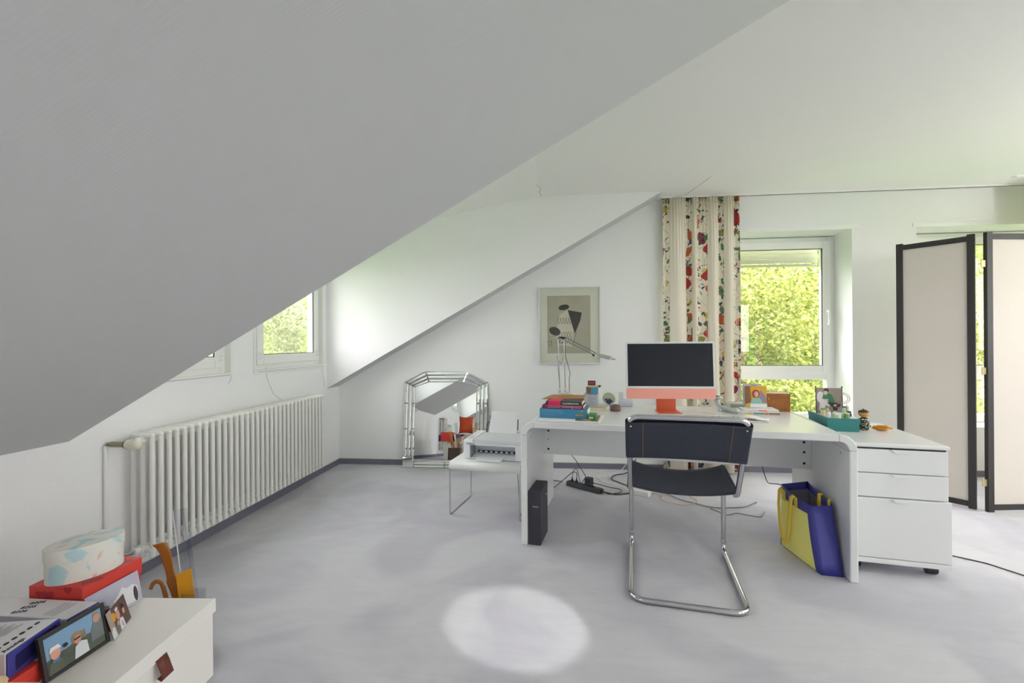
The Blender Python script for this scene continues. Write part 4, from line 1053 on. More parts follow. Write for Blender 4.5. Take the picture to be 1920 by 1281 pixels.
radiator('long white column radiator under the dormer windows', -2.04, 2.05, 34, True)
radiator('white column radiator under the second dormer, seen only in the mirror', -2.04, -1.95, 34, False)

# thin wires hanging from the dormer windows
for nm, lab, pts in (('wire', 'thin grey wire hanging from the right dormer window down to the radiator', [(XL+.012, 3.13, 1.0), (XL+.012, 3.135, .93), (XL+.02, 3.2, .80), (XL+.05, 3.25, .752)]),
                     ('wire', 'short thin wire dangling at the far end of the right dormer window', [(XL+.012, 3.93, .965), (XL+.013, 3.925, .90), (XL+.012, 3.95, .84), (XL+.012, 3.96, .77)]),
                     ('wire', 'tiny wire stub at the corner of the left dormer window', [(XL+.012, 2.77, .965), (XL+.014, 2.765, .94), (XL+.012, 2.745, .92)])):
    b = MB(); b.tube(fillet(pts, .05, 4), .0012, M_inkgrey, 5); tag(b.build(nm, smooth=60), lab, 'wire')

# ------------------------------------------------------------------ curtains
def curtain(name, label, x0, x1, y, z0, z1, strips, parent=None, n=240):
    """strips: list of (xa, xb, printed) along the width"""
    root = thing(name, label, 'curtain', ((x0+x1)/2, y, z0)); cx = (x0+x1)/2
    ks = []; 
    for a, c, p in strips: ks.append((a, c, p))
    def depth(x, zz):
        d = 0
        for a, c, p in ks:
            if a <= x <= c:
                t = (x-a)/(c-a); d = (-.052*sin(pi*t)**.8-.004*sin(3*pi*t+zz)) if not p else (.042*sin(pi*t)**.7+.006*sin(2*pi*t))
        return d
    rows = [0, .02, .05, .1, .2, .4, .7, .9, 1.0]; nu = n; vs = []; uvs = []; fs = []; mi = []
    us = []; acc = 0; prev = None
    for i in range(nu+1):
        x = x0+(x1-x0)*i/nu; d = depth(x, 0)
        if prev: acc += sqrt((x-prev[0])**2+(d-prev[1])**2)
        us.append(acc); prev = (x, d)
    for j in range(len(rows)):
        t = rows[len(rows)-1-j]; z = z0+(z1-z0)*(1-t) if False else z0+(z1-z0)*(j/(len(rows)-1))
        tt = 1-(j/(len(rows)-1)) # 1 at bottom
        for i in range(nu+1):
            x = x0+(x1-x0)*i/nu; amp = .55+.55*tt
            ru = .010*sin(x*260)*max(0, (j-(len(rows)-3))/2)
            xx = x+.012*tt*sin(x*23+1)*1.0
            vs.append((xx-cx, depth(x, z*2)*amp+ru-.004*sin(z*4+x*9), z-z0)); uvs.append((us[i], z))
    W_ = nu+1
    mb = MB(); mb.v = vs; mb.slot(M_lining); mb.slot(M_print)
    for j in range(len(rows)-1):
        for i in range(nu):
            xm = x0+(x1-x0)*(i+.5)/nu; p = 0
            for a, c, q in ks:
                if a <= xm <= c: p = 1 if q else 0
            mb.f.append((j*W_+i, j*W_+i+1, (j+1)*W_+i+1, (j+1)*W_+i)); mb.mi.append(p)
    mb.uv = uvs
    mb.build('cloth', root, smooth=70, solid=.002)
    b = MB(); pts = []
    for i in range(0, nu+1, 2):
        x = x0+(x1-x0)*i/nu; pts.append((x-cx, depth(x, 0)*.55+.010*sin(x*260)-.003, z1-z0-.045))
    b.tube(pts, .0022, M_lining, 4); b.build('gathering_tape', root, smooth=60)
    return root
def cx_(px): return .951+(px-1242)*.00471
st_ = [(1240, 1252, 1), (1252, 1281, 0), (1281, 1293, 1), (1293, 1303, 0), (1303, 1321, 1), (1321, 1340, 0), (1340, 1351, 1), (1351, 1369, 0), (1369, 1380, 1)]
curtain('curtain', 'gathered floral curtain with cream folds at the left of the gable window', cx_(1240), cx_(1380), YB-.075, .02, ZC-.012, [(cx_(a), cx_(c), p) for a, c, p in st_])
curtain('curtain', 'floral curtain edge at the far right behind the folding screen', 3.74, 4.25, YB-.28, .02, ZC-.012, [(3.74, 3.86, 1), (3.86, 3.95, 0), (3.95, 4.04, 1), (4.04, 4.12, 0), (4.12, 4.25, 1)], n=120)
b = MB(); b.box(3.6, 4.5, YB-.30, YB-.26, ZC-.010, ZC, M_paint); b.build('trim_5')['kind'] = 'structure'
b = MB(); b.tube([(1.535, YB-.14, 1.62), (1.545, YB-.14, 1.2), (1.552, YB-.14, .86)], .0022, M_lining, 5); b.tube([(1.552, YB-.14, .865), (1.552, YB-.14, .80)], .004, M_brn, 6)
b.tube([(1.56, YB-.138, 1.62), (1.552, YB-.14, 1.0)], .0018, M_lining, 5); b.tube([(1.552, YB-.14, .80), (1.553, YB-.14, .63)], .002, M_inkgrey, 5)
tag(b.build('blind_cord', smooth=60), 'thin cord with a brown pull hanging at the right edge of the curtain', 'cord')

# ------------------------------------------------------------------ folding screen
scr = thing('folding_screen', 'black-framed folding screen with pale fabric panels at the right', 'folding screen', (2.862, 3.43, 0))
M_fab = mat('pale_screen_fabric', rgb(212, 205, 197), .9, noise=.04, bump=.3, scale=260)
M_hinge = mat('brass_hinge', rgb(196, 184, 140), .3, .8)
def panel(p0, p1, h):
    d = Vector(p1)-Vector(p0); Lw = d.length; M = frameM(tuple(Vector(p0)-Vector((2.862, 3.43, 0))), d, (0, 0, 1))
    pw, t = .040, .026
    M = M @ Matrix.Diagonal((1, 1, 1, 1))
    b = MB(); b.box(0, Lw, .02, h, -t/2, t/2, M_frameblk, M) if False else None
    fr = MB(); fr.box(0, pw, 0, h, -t/2, t/2, M_frameblk, M); fr.box(Lw-pw, Lw, 0, h, -t/2, t/2, M_frameblk, M)
    fr.box(pw, Lw-pw, .012, .05, -t/2+.003, t/2-.003, M_frameblk, M); fr.box(pw, Lw-pw, h-.048, h-.01, -t/2+.003, t/2-.003, M_frameblk, M)
    fr.build('panel_frame', scr, bevel=.001)
    f = MB(); f.box(pw, Lw-pw, .05, h-.048, -.002, .003, M_fab, M); f.build('fabric_panel', scr)
panel((2.583, 3.762, 0), (2.864, 3.440, 0), 1.90)
panel((2.893, 3.400, 0), (3.375, 3.462, 0), 1.90)
panel((3.385, 3.470, 0), (3.72, 3.82, 0), 1.90)
for z in (.17, .93, 1.66):
    b = MB(); c = (2.878-2.862, 3.412-3.43)
    b.cyl((c[0], c[1]-.008, z), (c[0], c[1]-.008, z+.055), .005, M_hinge, 8)
    b.box(c[0]-.012, c[0]+.034, c[1]-.016, c[1]-.010, z+.004, z+.05, M_hinge)
    b.build('hinge', scr, bevel=.001)

# ------------------------------------------------------------------ under the desk
sub = thing('subwoofer', 'slim dark grey subwoofer standing against the left desk leg', 'speaker', dk(.040, .016, 0), DA)
b = MB(); b.box(0, .072, 0, .215, 0, .312, M_spk := mat('charcoal_cabinet', rgb(52, 52, 62), .55, noise=.05, bump=.15, scale=300)); b.build('cabinet', sub, bevel=.002)
b = MB(); b.add([(.006, -.0006, .285), (.064, -.0006, .235), (.066, -.0006, .237), (.008, -.0006, .287)], [(0, 1, 2, 3)], M_black); b.build('seam', sub)
text('DCM', 'logo', sub, .012, Matrix.Translation((.042, -.0008, .222)) @ frameM((0, 0, 0), (1, 0, 0), (0, 0, 1)) @ Matrix.Diagonal((1.2, .7, 1, 1)), M_paper, .0003)
b = MB(); b.cyl((.0715, .17, .245), (.0735, .17, .245), .006, M_paper, 10); b.build('badge', sub)

p0 = Vector((.073, 3.752, 0)); p1 = Vector((.325, 3.56, 0)); dd = (p1-p0); PA = atan2(dd.y, dd.x); PL = dd.length
ps_ = thing('power_strip', 'dark grey six-way power strip lying on the carpet under the desk', 'power strip', tuple(p0), PA)
b = MB(); b.prism([(0-.024, .004), (-.026, .012), (-.018, .04), (.018, .04), (.026, .012), (.024, .004)], 0, PL, M_dkgrey, frameM((0, 0, 0), (0, 1, 0), (0, 0, 1))); b.build('housing', ps_, bevel=.002)
for k in range(6):
    b = MB(); x = .028+k*.042; b.lathe([(0, .0405), (.017, .0405), (.018, .042), (.015, .042), (.014, .039), (0, .039)], M_black, (x, 0, 0), 16); b.build('socket', ps_, smooth=40)
b = MB(); b.box(PL-.04, PL-.018, -.009, .009, .039, .045, mat('red_switch', rgb(196, 50, 56), .4)); b.build('switch', ps_, bevel=.001)
b = MB(); b.box(PL-.004, PL+.012, -.018, .018, .006, .036, M_black); b.build('end_cap', ps_, bevel=.003)
def onps(x, y, z): q = p0+dd.normalized()*x+Vector((-dd.y, dd.x, 0)).normalized()*y; return (q.x, q.y, z)
pa = thing('plug_adapter', 'black cube power adapter plugged into the power strip', 'plug', onps(.205, 0, .043), PA)
b = MB(); b.box(-.028, .028, -.026, .026, 0, .062, mat('soft_black', rgb(56, 60, 62), .5)); b.build('block', pa, bevel=.008, seg=3)
for x, lab in ((.045, 'first black plug standing in the left end of the power strip'), (.087, 'second black plug in the power strip with its own cord')):
    pl = thing('plug', lab, 'plug', onps(x, 0, .0425), PA); b = MB(); b.lathe([(0, 0), (.014, 0), (.014, .006), (.006, .020), (.004, .034), (0, .034)], M_black, n=12); b.build('plug_body', pl, smooth=50)
def cable(name, label, pts, r, m, fr=.05):
    b = MB(); b.tube(fillet(pts, fr, 5), r, m, 6); tag(b.build(name, smooth=60), label, 'cable')
M_wcab = mat('white_cable', rgb(232, 232, 232), .5)
cable('cable', 'black cord arching from the first plug back into the strip', [onps(.045, 0, .076), onps(.048, .01, .13), onps(.075, .02, .15), onps(.10, .01, .10), onps(.12, .0, .045)], .0025, M_black, .04)
cable('cable', 'black cord from the second plug running left behind the desk leg', [onps(.087, 0, .076), onps(.08, .02, .115), onps(.03, .03, .11), (.0, 3.72, .02), (-.06, 3.62, .004), (-.15, 3.52, .004)], .003, M_black, .05)
cable('cable', 'short black cord lying on the carpet left of the power strip', [(.03, 3.83, .004), (-.03, 3.86, .004), (-.12, 3.86, .004)], .003, M_black)
cable('cable', 'black cord dropping from the desk rail down to the power strip', [dk(.20, .55, .42), (.13, 3.6, .25), (.215, 3.66, .10), onps(.135, 0, .045)], .003, M_black, .03)
cable('cable', 'thick black cord snaking from the right end of the strip up behind the chair', [onps(PL+.012, 0, .02), (.43, 3.53, .006), (.56, 3.58, .006), (.58, 3.72, .006), (.44, 3.92, .006), (.47, 4.05, .006), (.60, 4.05, .02), (.66, 4.0, .16), dk(.72, .84, .45)], .0042, M_black, .09)
cable('cable', 'second black cord looping right of the power strip', [onps(.235, 0, .07), (.40, 3.66, .02), (.50, 3.66, .006), (.47, 3.58, .006), (.38, 3.535, .006), (.335, 3.555, .02)], .0035, M_black, .05)
cable('cable', 'white cable running across the carpet to the white adapter', [dk(.66, .84, .45), (.60, 4.05, .12), (.53, 4.1, .006), (.32, 4.02, .004), (.36, 3.85, .004), (.52, 3.72, .004), (.60, 3.60, .012)], .0035, M_wcab, .08)
cable('cable', 'thin white wire under the desk near the baseboard', [(.34, 4.12, .004), (.55, 4.12, .004), (.75, 4.1, .004)], .002, M_wcab)
ad = thing('power_adapter', 'white power adapter brick on the carpet behind the chair legs', 'adapter', (.505, 3.60, 0), radians(-31))
b = MB(); b.box(0, .19, 0, .06, 0, .034, M_wcab); b.build('brick', ad, bevel=.004)
M_pcab = mat('peach_cable', rgb(230, 190, 168), .5)
cable('cable', 'peach coloured cable coiled on the carpet under the chair seat', [(.66, 3.54, .01), (.72, 3.60, .006), (.79, 3.56, .006), (.74, 3.44, .006), (.88, 3.33, .006), (1.02, 3.42, .006), (.98, 3.55, .006)], .003, M_pcab, .08)
cable('cable', 'pair of grey cables curving over the carpet under the chair seat', [(.78, 3.66, .006), (.90, 3.45, .006), (1.08, 3.30, .006), (1.30, 3.34, .006), (1.42, 3.45, .006)], .0035, mat('grey_cable', rgb(130, 134, 132), .5), .15)
cable('cable', 'thin black wire zigzagging on the carpet under the right of the chair', [(1.05, 3.30, .004), (1.12, 3.18, .004), (1.20, 3.23, .004), (1.33, 3.16, .004), (1.40, 3.27, .004)], .002, M_black, .03)
cable('cable', 'black cord hanging from the desk rail into the shopping bag', [dk(1.42, .52, .42), (1.37, 3.25, .33), (1.345, 3.1, .25), (1.33, 2.92, .30), (1.345, 2.80, .31)], .003, M_black, .1)
cable('cable', 'black cord running over the carpet at the far right', [(1.95, 2.90, .004), (2.11, 2.692, .004), (2.22, 2.612, .004), (2.30, 2.47, .004), (2.36, 2.2, .004)], .003, M_black, .1)

# shopping bag
bag = thing('shopping_bag', 'navy and yellow shopping bag leaning against the right desk leg', 'bag', (1.30, 2.42, 0))
bo = Vector((1.30, 2.42, 0))
B_ = [Vector(p)-bo for p in ((1.303, 2.420, .0), (1.398, 2.405, .0), (1.455, 2.79, .0), (1.272, 2.77, .0))]
T0 = [Vector(p)-bo for p in ((1.292, 2.480, .322), (1.398, 2.492, .325), (1.470, 2.865, .337), (1.302, 2.82, .332))]
def quadface(b, p, q, q2, p2, m, n=6, bow=0, nn=None):
    def f(i, j):
        a = p.lerp(q, i); c = p2.lerp(q2, i); v = a.lerp(c, j)
        if bow: v = v+nn*(bow*sin(pi*i)*sin(pi*min(1, j*.8)))
        return tuple(v)
    b.grid(f, n, n, m)
b = MB()
# near gusset, far gusset, outer (left) and inner (right) faces, bottom
quadface(b, B_[0], B_[1], T0[1], T0[0], M_navy, 6, .003, Vector((0, 1, 0)))
quadface(b, B_[1], B_[2], T0[2], T0[1], M_navy, 6)
quadface(b, B_[2], B_[3], T0[3], T0[2], M_navy, 6, .003, Vector((0, -1, 0)))
quadface(b, B_[3], B_[0], T0[0], T0[3], M_navy, 8, .030, Vector((-1, 0, 0)))
b.add([tuple(p+Vector((0, 0, .001))) for p in B_], [(0, 1, 2, 3)], M_navy)
bb_ = b.build('bag_body', bag, smooth=40, solid=.0015)
b = MB()
def lf(i, j, m0=.03, mz=.045):
    ii = .10+.86*i; jj = .012+.84*j
    a = B_[0].lerp(B_[3], ii); c = T0[0].lerp(T0[3], ii); v = a.lerp(c, jj)+Vector((-1, 0, 0))*(.030*sin(pi*ii)*sin(pi*min(1, jj*.8))+.0026); return tuple(v)
b.grid(lf, 8, 8, M_yellow); b.build('yellow_side_panel', bag, smooth=60)
b = MB()
def lf2(i, j):
    ii = .08+.86*i; jj = .012+.84*j
    a = B_[1].lerp(B_[2], ii); c = T0[1].lerp(T0[2], ii); v = a.lerp(c, jj)+Vector((1, 0, 0))*.002; return tuple(v)
b.grid(lf2, 8, 8, mat('deep_yellow_card', rgb(216, 196, 56), .6)); b.build('yellow_back_panel', bag, smooth=60)
b = MB(); M_inl = mat('grey_lining', rgb(150, 146, 156), .9, noise=.1); M_linl = mat('pale_lining_stripe', rgb(176, 170, 172), .9)
T1 = [t.lerp(bq, .11) for t, bq in zip(T0, B_)]; Bc = [t.lerp(bq, .97) for t, bq in zip(T0, B_)]
ctr = sum(T0, Vector())/4
def inn_(p, k=.09): 
    d = Vector((ctr.x-p.x, ctr.y-p.y, 0)); return p+d*k
for a_, c_ in ((1, 2), (2, 3), (3, 0), (0, 1)):
    quadface(b, inn_(Bc[a_], .12), inn_(Bc[c_], .12), inn_(T1[c_]), inn_(T1[a_]), M_inl, 4)
for k in range(8):
    i0 = .08+k*.115
    p = inn_(Bc[1], .15).lerp(inn_(Bc[2], .15), i0); q = inn_(T1[1], .12).lerp(inn_(T1[2], .12), i0); b.tube([tuple(p), tuple(q)], .0012, M_linl, 4)
b.build('lining', bag)
def strap(pts, name, w=.028):
    b = MB(); n = len(pts); vs = []
    for i, p in enumerate(pts):
        p = Vector(p)-bo; d = (Vector(pts[min(i+1, n-1)])-Vector(pts[max(i-1, 0)])).normalized(); wd = d.cross(Vector((1, .05, 0))); wd = Vector((.1, 1, 0)).normalized() if wd.length < .55 else wd.normalized()
        if i and wd.dot(lastw) < 0: wd = -wd
        lastw = wd
        vs += [tuple(p-wd*w/2), tuple(p+wd*w/2)]
    b.add(vs, [(2*i, 2*i+1, 2*i+3, 2*i+2) for i in range(n-1)], M_yelstrap); b.build(name, bag, smooth=60, solid=.0018)
strap([(1.272, 2.60, .27), (1.272, 2.60, .325), (1.262, 2.60, .338), (1.250, 2.602, .325), (1.243, 2.605, .25), (1.240, 2.612, .15), (1.238, 2.63, .085), (1.237, 2.655, .066), (1.236, 2.68, .085), (1.236, 2.70, .16), (1.238, 2.715, .25), (1.244, 2.72, .325), (1.256, 2.722, .340), (1.266, 2.72, .325), (1.268, 2.72, .27)], 'handle', .032)
strap([(1.392, 2.60, .20), (1.390, 2.60, .30), (1.392, 2.60, .345), (1.404, 2.60, .352), (1.412, 2.60, .33)], 'handle', .03)
strap([(1.40, 2.52, .28), (1.395, 2.52, .335), (1.402, 2.52, .35), (1.41, 2.52, .335)], 'handle', .02)

# ------------------------------------------------------------------ boxes at the lower left
BA = radians(4.5)
wbx = thing('storage_box', 'white board storage box with brown tag standing on the carpet at bottom left', 'box', (-1.229, 1.505, 0), BA)
BWd, BLn, BH = .42, .52, .27
b = MB(); b.box(-BWd, 0, -BLn, 0, 0, BH-.03, M_boxwhite); b.build('box_body', wbx, bevel=.001)
b = MB(); b.box(-BWd-.007, .007, -BLn-.007, .007, BH-.047, BH, M_boxwhite); b.build('lid', wbx, bevel=.0025)
b = MB(); vs = [(.008, -.262, .232), (.008, -.222, .232), (.016, -.222, .215), (.016, -.262, .215), (.030, -.222, .178), (.030, -.262, .178), (.024, -.222, .172), (.024, -.262, .172), (.012, -.222, .180), (.012, -.262, .180)]
b.add(vs, [(0, 1, 2, 3), (3, 2, 4, 5), (5, 4, 6, 7), (7, 6, 8, 9)], M_tag); b.build('pull_tab', wbx, smooth=60, solid=.003)
def heart(cx, cy, s, n=12):
    pts = []
    for i in range(2*n):
        t = 2*pi*i/(2*n); pts.append((cx+s*16*sin(t)**3/16, cy+s*(13*cos(t)-5*cos(2*t)-2*cos(3*t)-cos(4*t))/16))
    return pts
hb = thing('gift_box', 'red cardboard box printed with hearts under the oval box', 'box', (-1.507, 1.300, .271), radians(1.0))
b = MB(); b.box(-.182, -.003, .003, .207, 0, .11, M_red); b.build('box_body', hb, bevel=.001)
b = MB(); b.box(-.186, .001, -.001, .211, .078, .136, M_red); b.box(-.181, -.004, .003, .206, .045, .078, M_red); b.build('lid', hb, bevel=.0015)
b = MB(); FF = frameM((0, -.0017, 0), (1, 0, 0), (0, 0, 1))
b.poly(heart(-.118, .108, .020), M_dred, FF @ Matrix.Translation((0, 0, 0))); b.poly(heart(-.150, .112, .012), M_dred, FF)
b.poly(heart(-.05, .128, .014), M_dred, FF); b.build('heart_print', hb)
b = MB(); FT = Matrix.Translation((0, 0, .1365)); b.poly(heart(-.02, .045, .032), M_dred, FT); b.poly(heart(-.03, .17, .028), M_dred, FT); b.build('lid_hearts', hb)
ov = thing('oval_box', 'oval white paper box with pale blue and pink marks on the red heart box', 'box', (-1.600, 1.392, .408), radians(64))
b = MB(); b.lathe([(0, 0), (.101, 0), (.101, .085), (0, .085)], M_oval, n=48, sy=.70); b.build('box_body', ov, smooth=40)
b = MB(); b.lathe([(.1025, .072), (.104, .072), (.1045, .108), (.1035, .110), (0, .110)], M_oval, n=48, sy=.705); b.build('lid', ov, smooth=40)
# lower red box and the two binders
rb = thing('gift_box', 'flat red cardboard box under the front binder at the bottom left corner', 'box', (-1.400, 1.100, .271), radians(3))
b = MB(); b.box(-.33, 0, -.15, .0, 0, .044, M_red); b.build('box_body', rb, bevel=.002)
b = MB(); b.box(-.332, .002, -.152, .002, .022, .050, M_red); b.build('lid', rb, bevel=.002)
M_lab = mat('pale_print_sheet', (.82, .82, .84, 1), .7, noise=.01)
def binder(label, loc, rz, w, d, t):
    o = thing('binder', label, 'binder', loc, rz)
    b = MB(); b.box(-w, -.002, 0, d, .0, t, M_navy); b.build('case', o, bevel=.003)
    b = MB(); b.box(-w, -.006, -.0012, d-.002, .0008, t+.0012, M_lab); b.build('printed_cover', o, bevel=.003); return o
b1 = binder('front white and navy binder with a row of black dots, nearest to the camera', (-1.405, 1.030, .3215), radians(12), .34, .155, .066)
SB = Matrix.Translation((0, 0, .0678))
b = MB()
for k in range(7): b.prism(ellipse(-.045-.0*k, .132-k*.022, .0045, .0075), 0, .0005, M_ink, SB)
b.build('dots', b1)
b = MB()
for k in range(9):
    for q in range(2):
        b.box(-.085-k*.007, -.083-k*.007, .01+q*.07, .06+q*.075-(k % 3)*.008, .0678, .0682, M_inkgrey)
b.build('small_print', b1)
text('Anzeige', 'title', b1, .018, SB @ Matrix.Translation((-.02, .035, 0)) @ Matrix.Rotation(radians(90), 4, 'Z'), M_ink, .0003)
text('pdd', 'spine_letters', b1, .014, Matrix.Translation((-.045, -.0015, .028)) @ frameM((0, 0, 0), (0, 0, 1), (-1, 0, 0)), M_ink, .0003)
b = MB(); b.add([(-.001, .02, .01), (-.001, .14, .03), (-.001, .14, .058), (-.001, .02, .05)], [(0, 1, 2, 3)], mat('deep_navy', rgb(30, 26, 84), .5)); b.build('recess', b1)
b2_ = binder('rear white and navy binder with three printed codes, against the heart box', (-1.436, 1.200, .271), radians(0), .34, .093, .10)
SB = Matrix.Translation((0, 0, .1018))
for k in range(3): text('8204'[:3]+str(4+k), 'printed_code', b2_, .020, SB @ Matrix.Translation((-.19-.0*k, .068-k*.024, 0)) @ Matrix.Rotation(radians(20), 4, 'Z'), M_ink, .0003)
b = MB()
for k in range(4): b.box(-.10+k*.012, -.0985+k*.012, .01, .075, .1018, .1022, M_inkgrey)
b.build('small_print', b2_)

# framed snapshot and two loose photographs leaning against the boxes
sky = pm('sky_print', (140, 178, 214), .12); olive = pm('olive_jacket_print', (92, 98, 84), .12); grey = pm('grey_jumper_print', (128, 134, 136), .1); hairb = pm('blond_hair_print', (176, 136, 92), .2)
capw = pm('white_cap_print', (226, 228, 232)); faceA = pm('ruddy_face_print', (214, 156, 138), .08)
P0 = Vector((-1.371, 1.086, .2715)); ex = Vector((.001, .176, 0)); 
ME = frameM(P0, ex, Vector((-.197, 0, 1)))
fr = thing('framed_snapshot', 'black-framed snapshot of people outdoors leaning in front of the binders', 'photo frame'); fr.matrix_world = ME
w, h = .176, .120
b = MB()
for x0, x1, y0, y1 in ((0, .010, 0, h), (w-.010, w, 0, h), (.010, w-.010, 0, .010), (.010, w-.010, h-.010, h)): b.box(x0, x1, y0, y1, -.010, .002, M_frameblk)
b.build('frame', fr, bevel=.0008)
b = MB(); b.box(.008, w-.008, .008, h-.008, -.006, -.002, olive); z = -.0018
def sh(m, pts):
    global z
    b.poly(pts, m, z=z); z += .00012
sh(sky, [(.01, .05), (.17, .055), (.17, .112), (.01, .112)])
sh(olive, [(.01, .01), (.17, .01), (.17, .05), (.1, .062), (.07, .055), (.03, .055), (.01, .04)])
for cx0 in (.088, .096, .104, .112): sh(hairb, ellipse(cx0, .074, .0035, .005, 8)); sh(pm('crowd_print', (150, 130, 110)), [(cx0-.005, .056), (cx0+.005, .056), (cx0+.004, .070), (cx0-.004, .070)])
sh(grey, [(.128, .03), (.17, .03), (.17, .075), (.158, .085), (.143, .082), (.13, .06)]); sh(faceA, ellipse(.150, .088, .010, .013, 14)); sh(hairb, [(.14, .092), (.143, .104), (.155, .105), (.161, .094), (.155, .099), (.146, .098)])
sh(capw, [(.078, .012), (.118, .012), (.116, .045), (.100, .052), (.084, .044)]); sh(faceA, ellipse(.092, .062, .010, .013, 14)); sh(hairb, [(.078, .05), (.078, .072), (.086, .082), (.1, .08), (.105, .066), (.1, .07), (.09, .072), (.084, .062)])
sh(olive, [(.012, .01), (.055, .01), (.05, .038), (.036, .045), (.018, .04)]); sh(pm('blue_collar_print', (90, 116, 160)), [(.024, .038), (.044, .036), (.042, .048), (.026, .048)]); sh(faceA, ellipse(.034, .060, .013, .016, 14)); sh(capw, [(.019, .066), (.024, .08), (.044, .08), (.050, .068), (.034, .070)])
sh(M_ink, ellipse(.060, .066, .007, .006, 10)); sh(M_ink, [(.082, .062), (.1, .063), (.1, .067), (.082, .066)])
b.build('snapshot', fr)
b = MB(); b.box(.009, w-.009, .009, h-.009, -.0005, .0, glass_mat('frame_glass', (.97, .98, .98, 1), ior=1.35)); b.build('glass', fr)

MB2 = frameM(Vector((-1.480, 1.300, .2715)), Vector((0, .183, 0)), Vector((-.20, 0, 1)))
print_card('photo_print', 'photo of pale sky and white clouds leaning against the red heart box', 'photo', MB2, .183, .103, pm('lilac_sky_print', (190, 188, 206), .08), [
    (pm('cloud_print', (228, 228, 234)), [(.085, .012), (.17, .008), (.172, .055), (.155, .068), (.135, .064), (.118, .076), (.10, .055), (.085, .045)]),
    (pm('dark_shrub_print', (74, 60, 62)), ellipse(.162, .032, .008, .026, 12)), (pm('grey_smoke_print', (120, 112, 118), .2), [(0, .01), (.06, .01), (.07, .04), (.04, .055), (0, .05)])], t=.001)
MC_ = frameM(Vector((-1.359, 1.265, .2720)), Vector((-.060, .117, 0)), Vector((-.019, -.010, .083)))
print_card('photo_print', 'small photo of two smiling people and an amber lamp beside the black frame', 'photo', MC_, .126, .086, pm('brown_party_print', (96, 70, 64), .2), [
    (pm('beige_wall_print', (170, 156, 144)), [(.0, .0), (.03, .0), (.03, .086), (0, .086)]),
    (pm('amber_lamp_print', (214, 160, 50)), ellipse(.034, .056, .013, .014)),
    (capw, [(.0, 0), (.026, 0), (.024, .03), (.012, .034), (0, .02)]), (pm('grey_suit_print', (120, 112, 116)), [(.03, 0), (.06, 0), (.058, .034), (.036, .036)]),
    (capw, [(.052, .0), (.084, .0), (.082, .03), (.066, .036), (.056, .03)]), (M_ink, [(.068, .006), (.072, .006), (.071, .024), (.068, .024)]),
    (faceA, ellipse(.058, .052, .012, .017, 14)), (capw, ellipse(.058, .070, .010, .005, 12)), (faceA, ellipse(.094, .046, .008, .011, 12)), (pm('dark_hair_print', (60, 40, 36)), ellipse(.094, .060, .010, .007, 12)), (faceA, ellipse(.046, .030, .006, .008, 10))], t=.0008)
MD_ = frameM(Vector((-1.420, 1.262, .2725)), Vector((.01, .06, 0)), Vector((-.10, 0, 1)))
print_card('photo_print', 'plum-backed photo mostly hidden between the black frame and the small tilted photo', 'photo', MD_, .045, .07, M_purp, [], t=.0008)

# things standing in the brown box behind the white one
bb2 = thing('open_box', 'dark brown open box behind the white storage box holding rulers', 'box', (-1.535, 1.545, 0), BA)
M_bbx = mat('dark_brown_card', rgb(70, 52, 46), .8)
M_bbx = mat('umber_board', rgb(84, 62, 54), .7, noise=.08)
b = MB(); 
for x0, x1, y0, y1 in ((0, .180, 0, .004), (0, .180, .106, .11), (0, .004, .004, .106), (.176, .180, .004, .106)): b.box(x0, x1, y0, y1, 0, .175, M_bbx)
b.box(.004, .176, .004, .106, 0, .004, M_bbx); b.build('box_body', bb2)
ac = thing('acrylic_holder', 'clear acrylic holder behind the white storage box holding the rulers', 'holder', (-1.415, 1.575, .005), BA)
b = MB()
for x0, x1, y0, y1 in ((0, .060, 0, .003), (0, .060, .047, .05), (0, .003, .003, .047), (.057, .060, .003, .047)): b.box(x0, x1, y0, y1, 0, .232, M_acryl)
b.build('walls', ac)
def leaning(name, label, cat, base, xdir, ydir): 
    o = thing(name, label, cat); yv = Vector(ydir).normalized(); xv = Vector(xdir); xv = (xv-yv*xv.dot(yv)).normalized()
    o.matrix_world = frameM(base, xv, yv); return o
rl = leaning('ruler', 'long clear plastic ruler standing upright behind the white box', 'ruler', (-1.372, 1.605, .01), (1, .25, 0), (-.155, .02, 1))
b = MB(); b.prism([(-.026, 0), (.026, 0), (.026, .54), (-.026, .54)], 0, .0022, M_acryl); b.box(-.026, -.0225, 0, .54, .0, .0030, M_lab); b.box(.012, .0145, 0, .54, .0, .0030, M_acryl); b.build('blade', rl)
b = MB()
for k in range(1, 53): b.box(-.022, -.022+(.008 if k % 5 == 0 else .0045), k*.01, k*.01+.0008, .0023, .0026, M_inkgrey)
b.build('scale_marks', rl)
ry = leaning('ruler', 'shorter amber plastic ruler standing in front of the clear ruler', 'ruler', (-1.378, 1.588, .01), (1, .25, 0), (-.115, .0, 1))
b = MB(); b.prism([(-.027, 0), (.027, 0), (.027, .318), (-.027, .305)], 0, .0025, mat('amber_plastic', rgb(226, 160, 30), .25)); b.build('blade', ry)
b = MB()
for k in range(1, 30): b.box(.026-(.009 if k % 5 == 0 else .005), .026, k*.01, k*.01+.0008, .0026, .0029, M_brn)
b.build('scale_marks', ry)
shn = leaning('shoe_horn', 'brown wooden shoe horn with curled top standing behind the white box', 'shoe horn', (-1.420, 1.612, .008), (1, .1, 0), (-.27, .02, 1))
cl_ = [(0, .014), (.05, .014), (.12, .015), (.18, .016), (.22, .017), (.25, .024), (.265, .026), (.28, .020), (.31, .019), (.34, .023), (.37, .024), (.40, .025), (.415, .026), (.428, .026)]
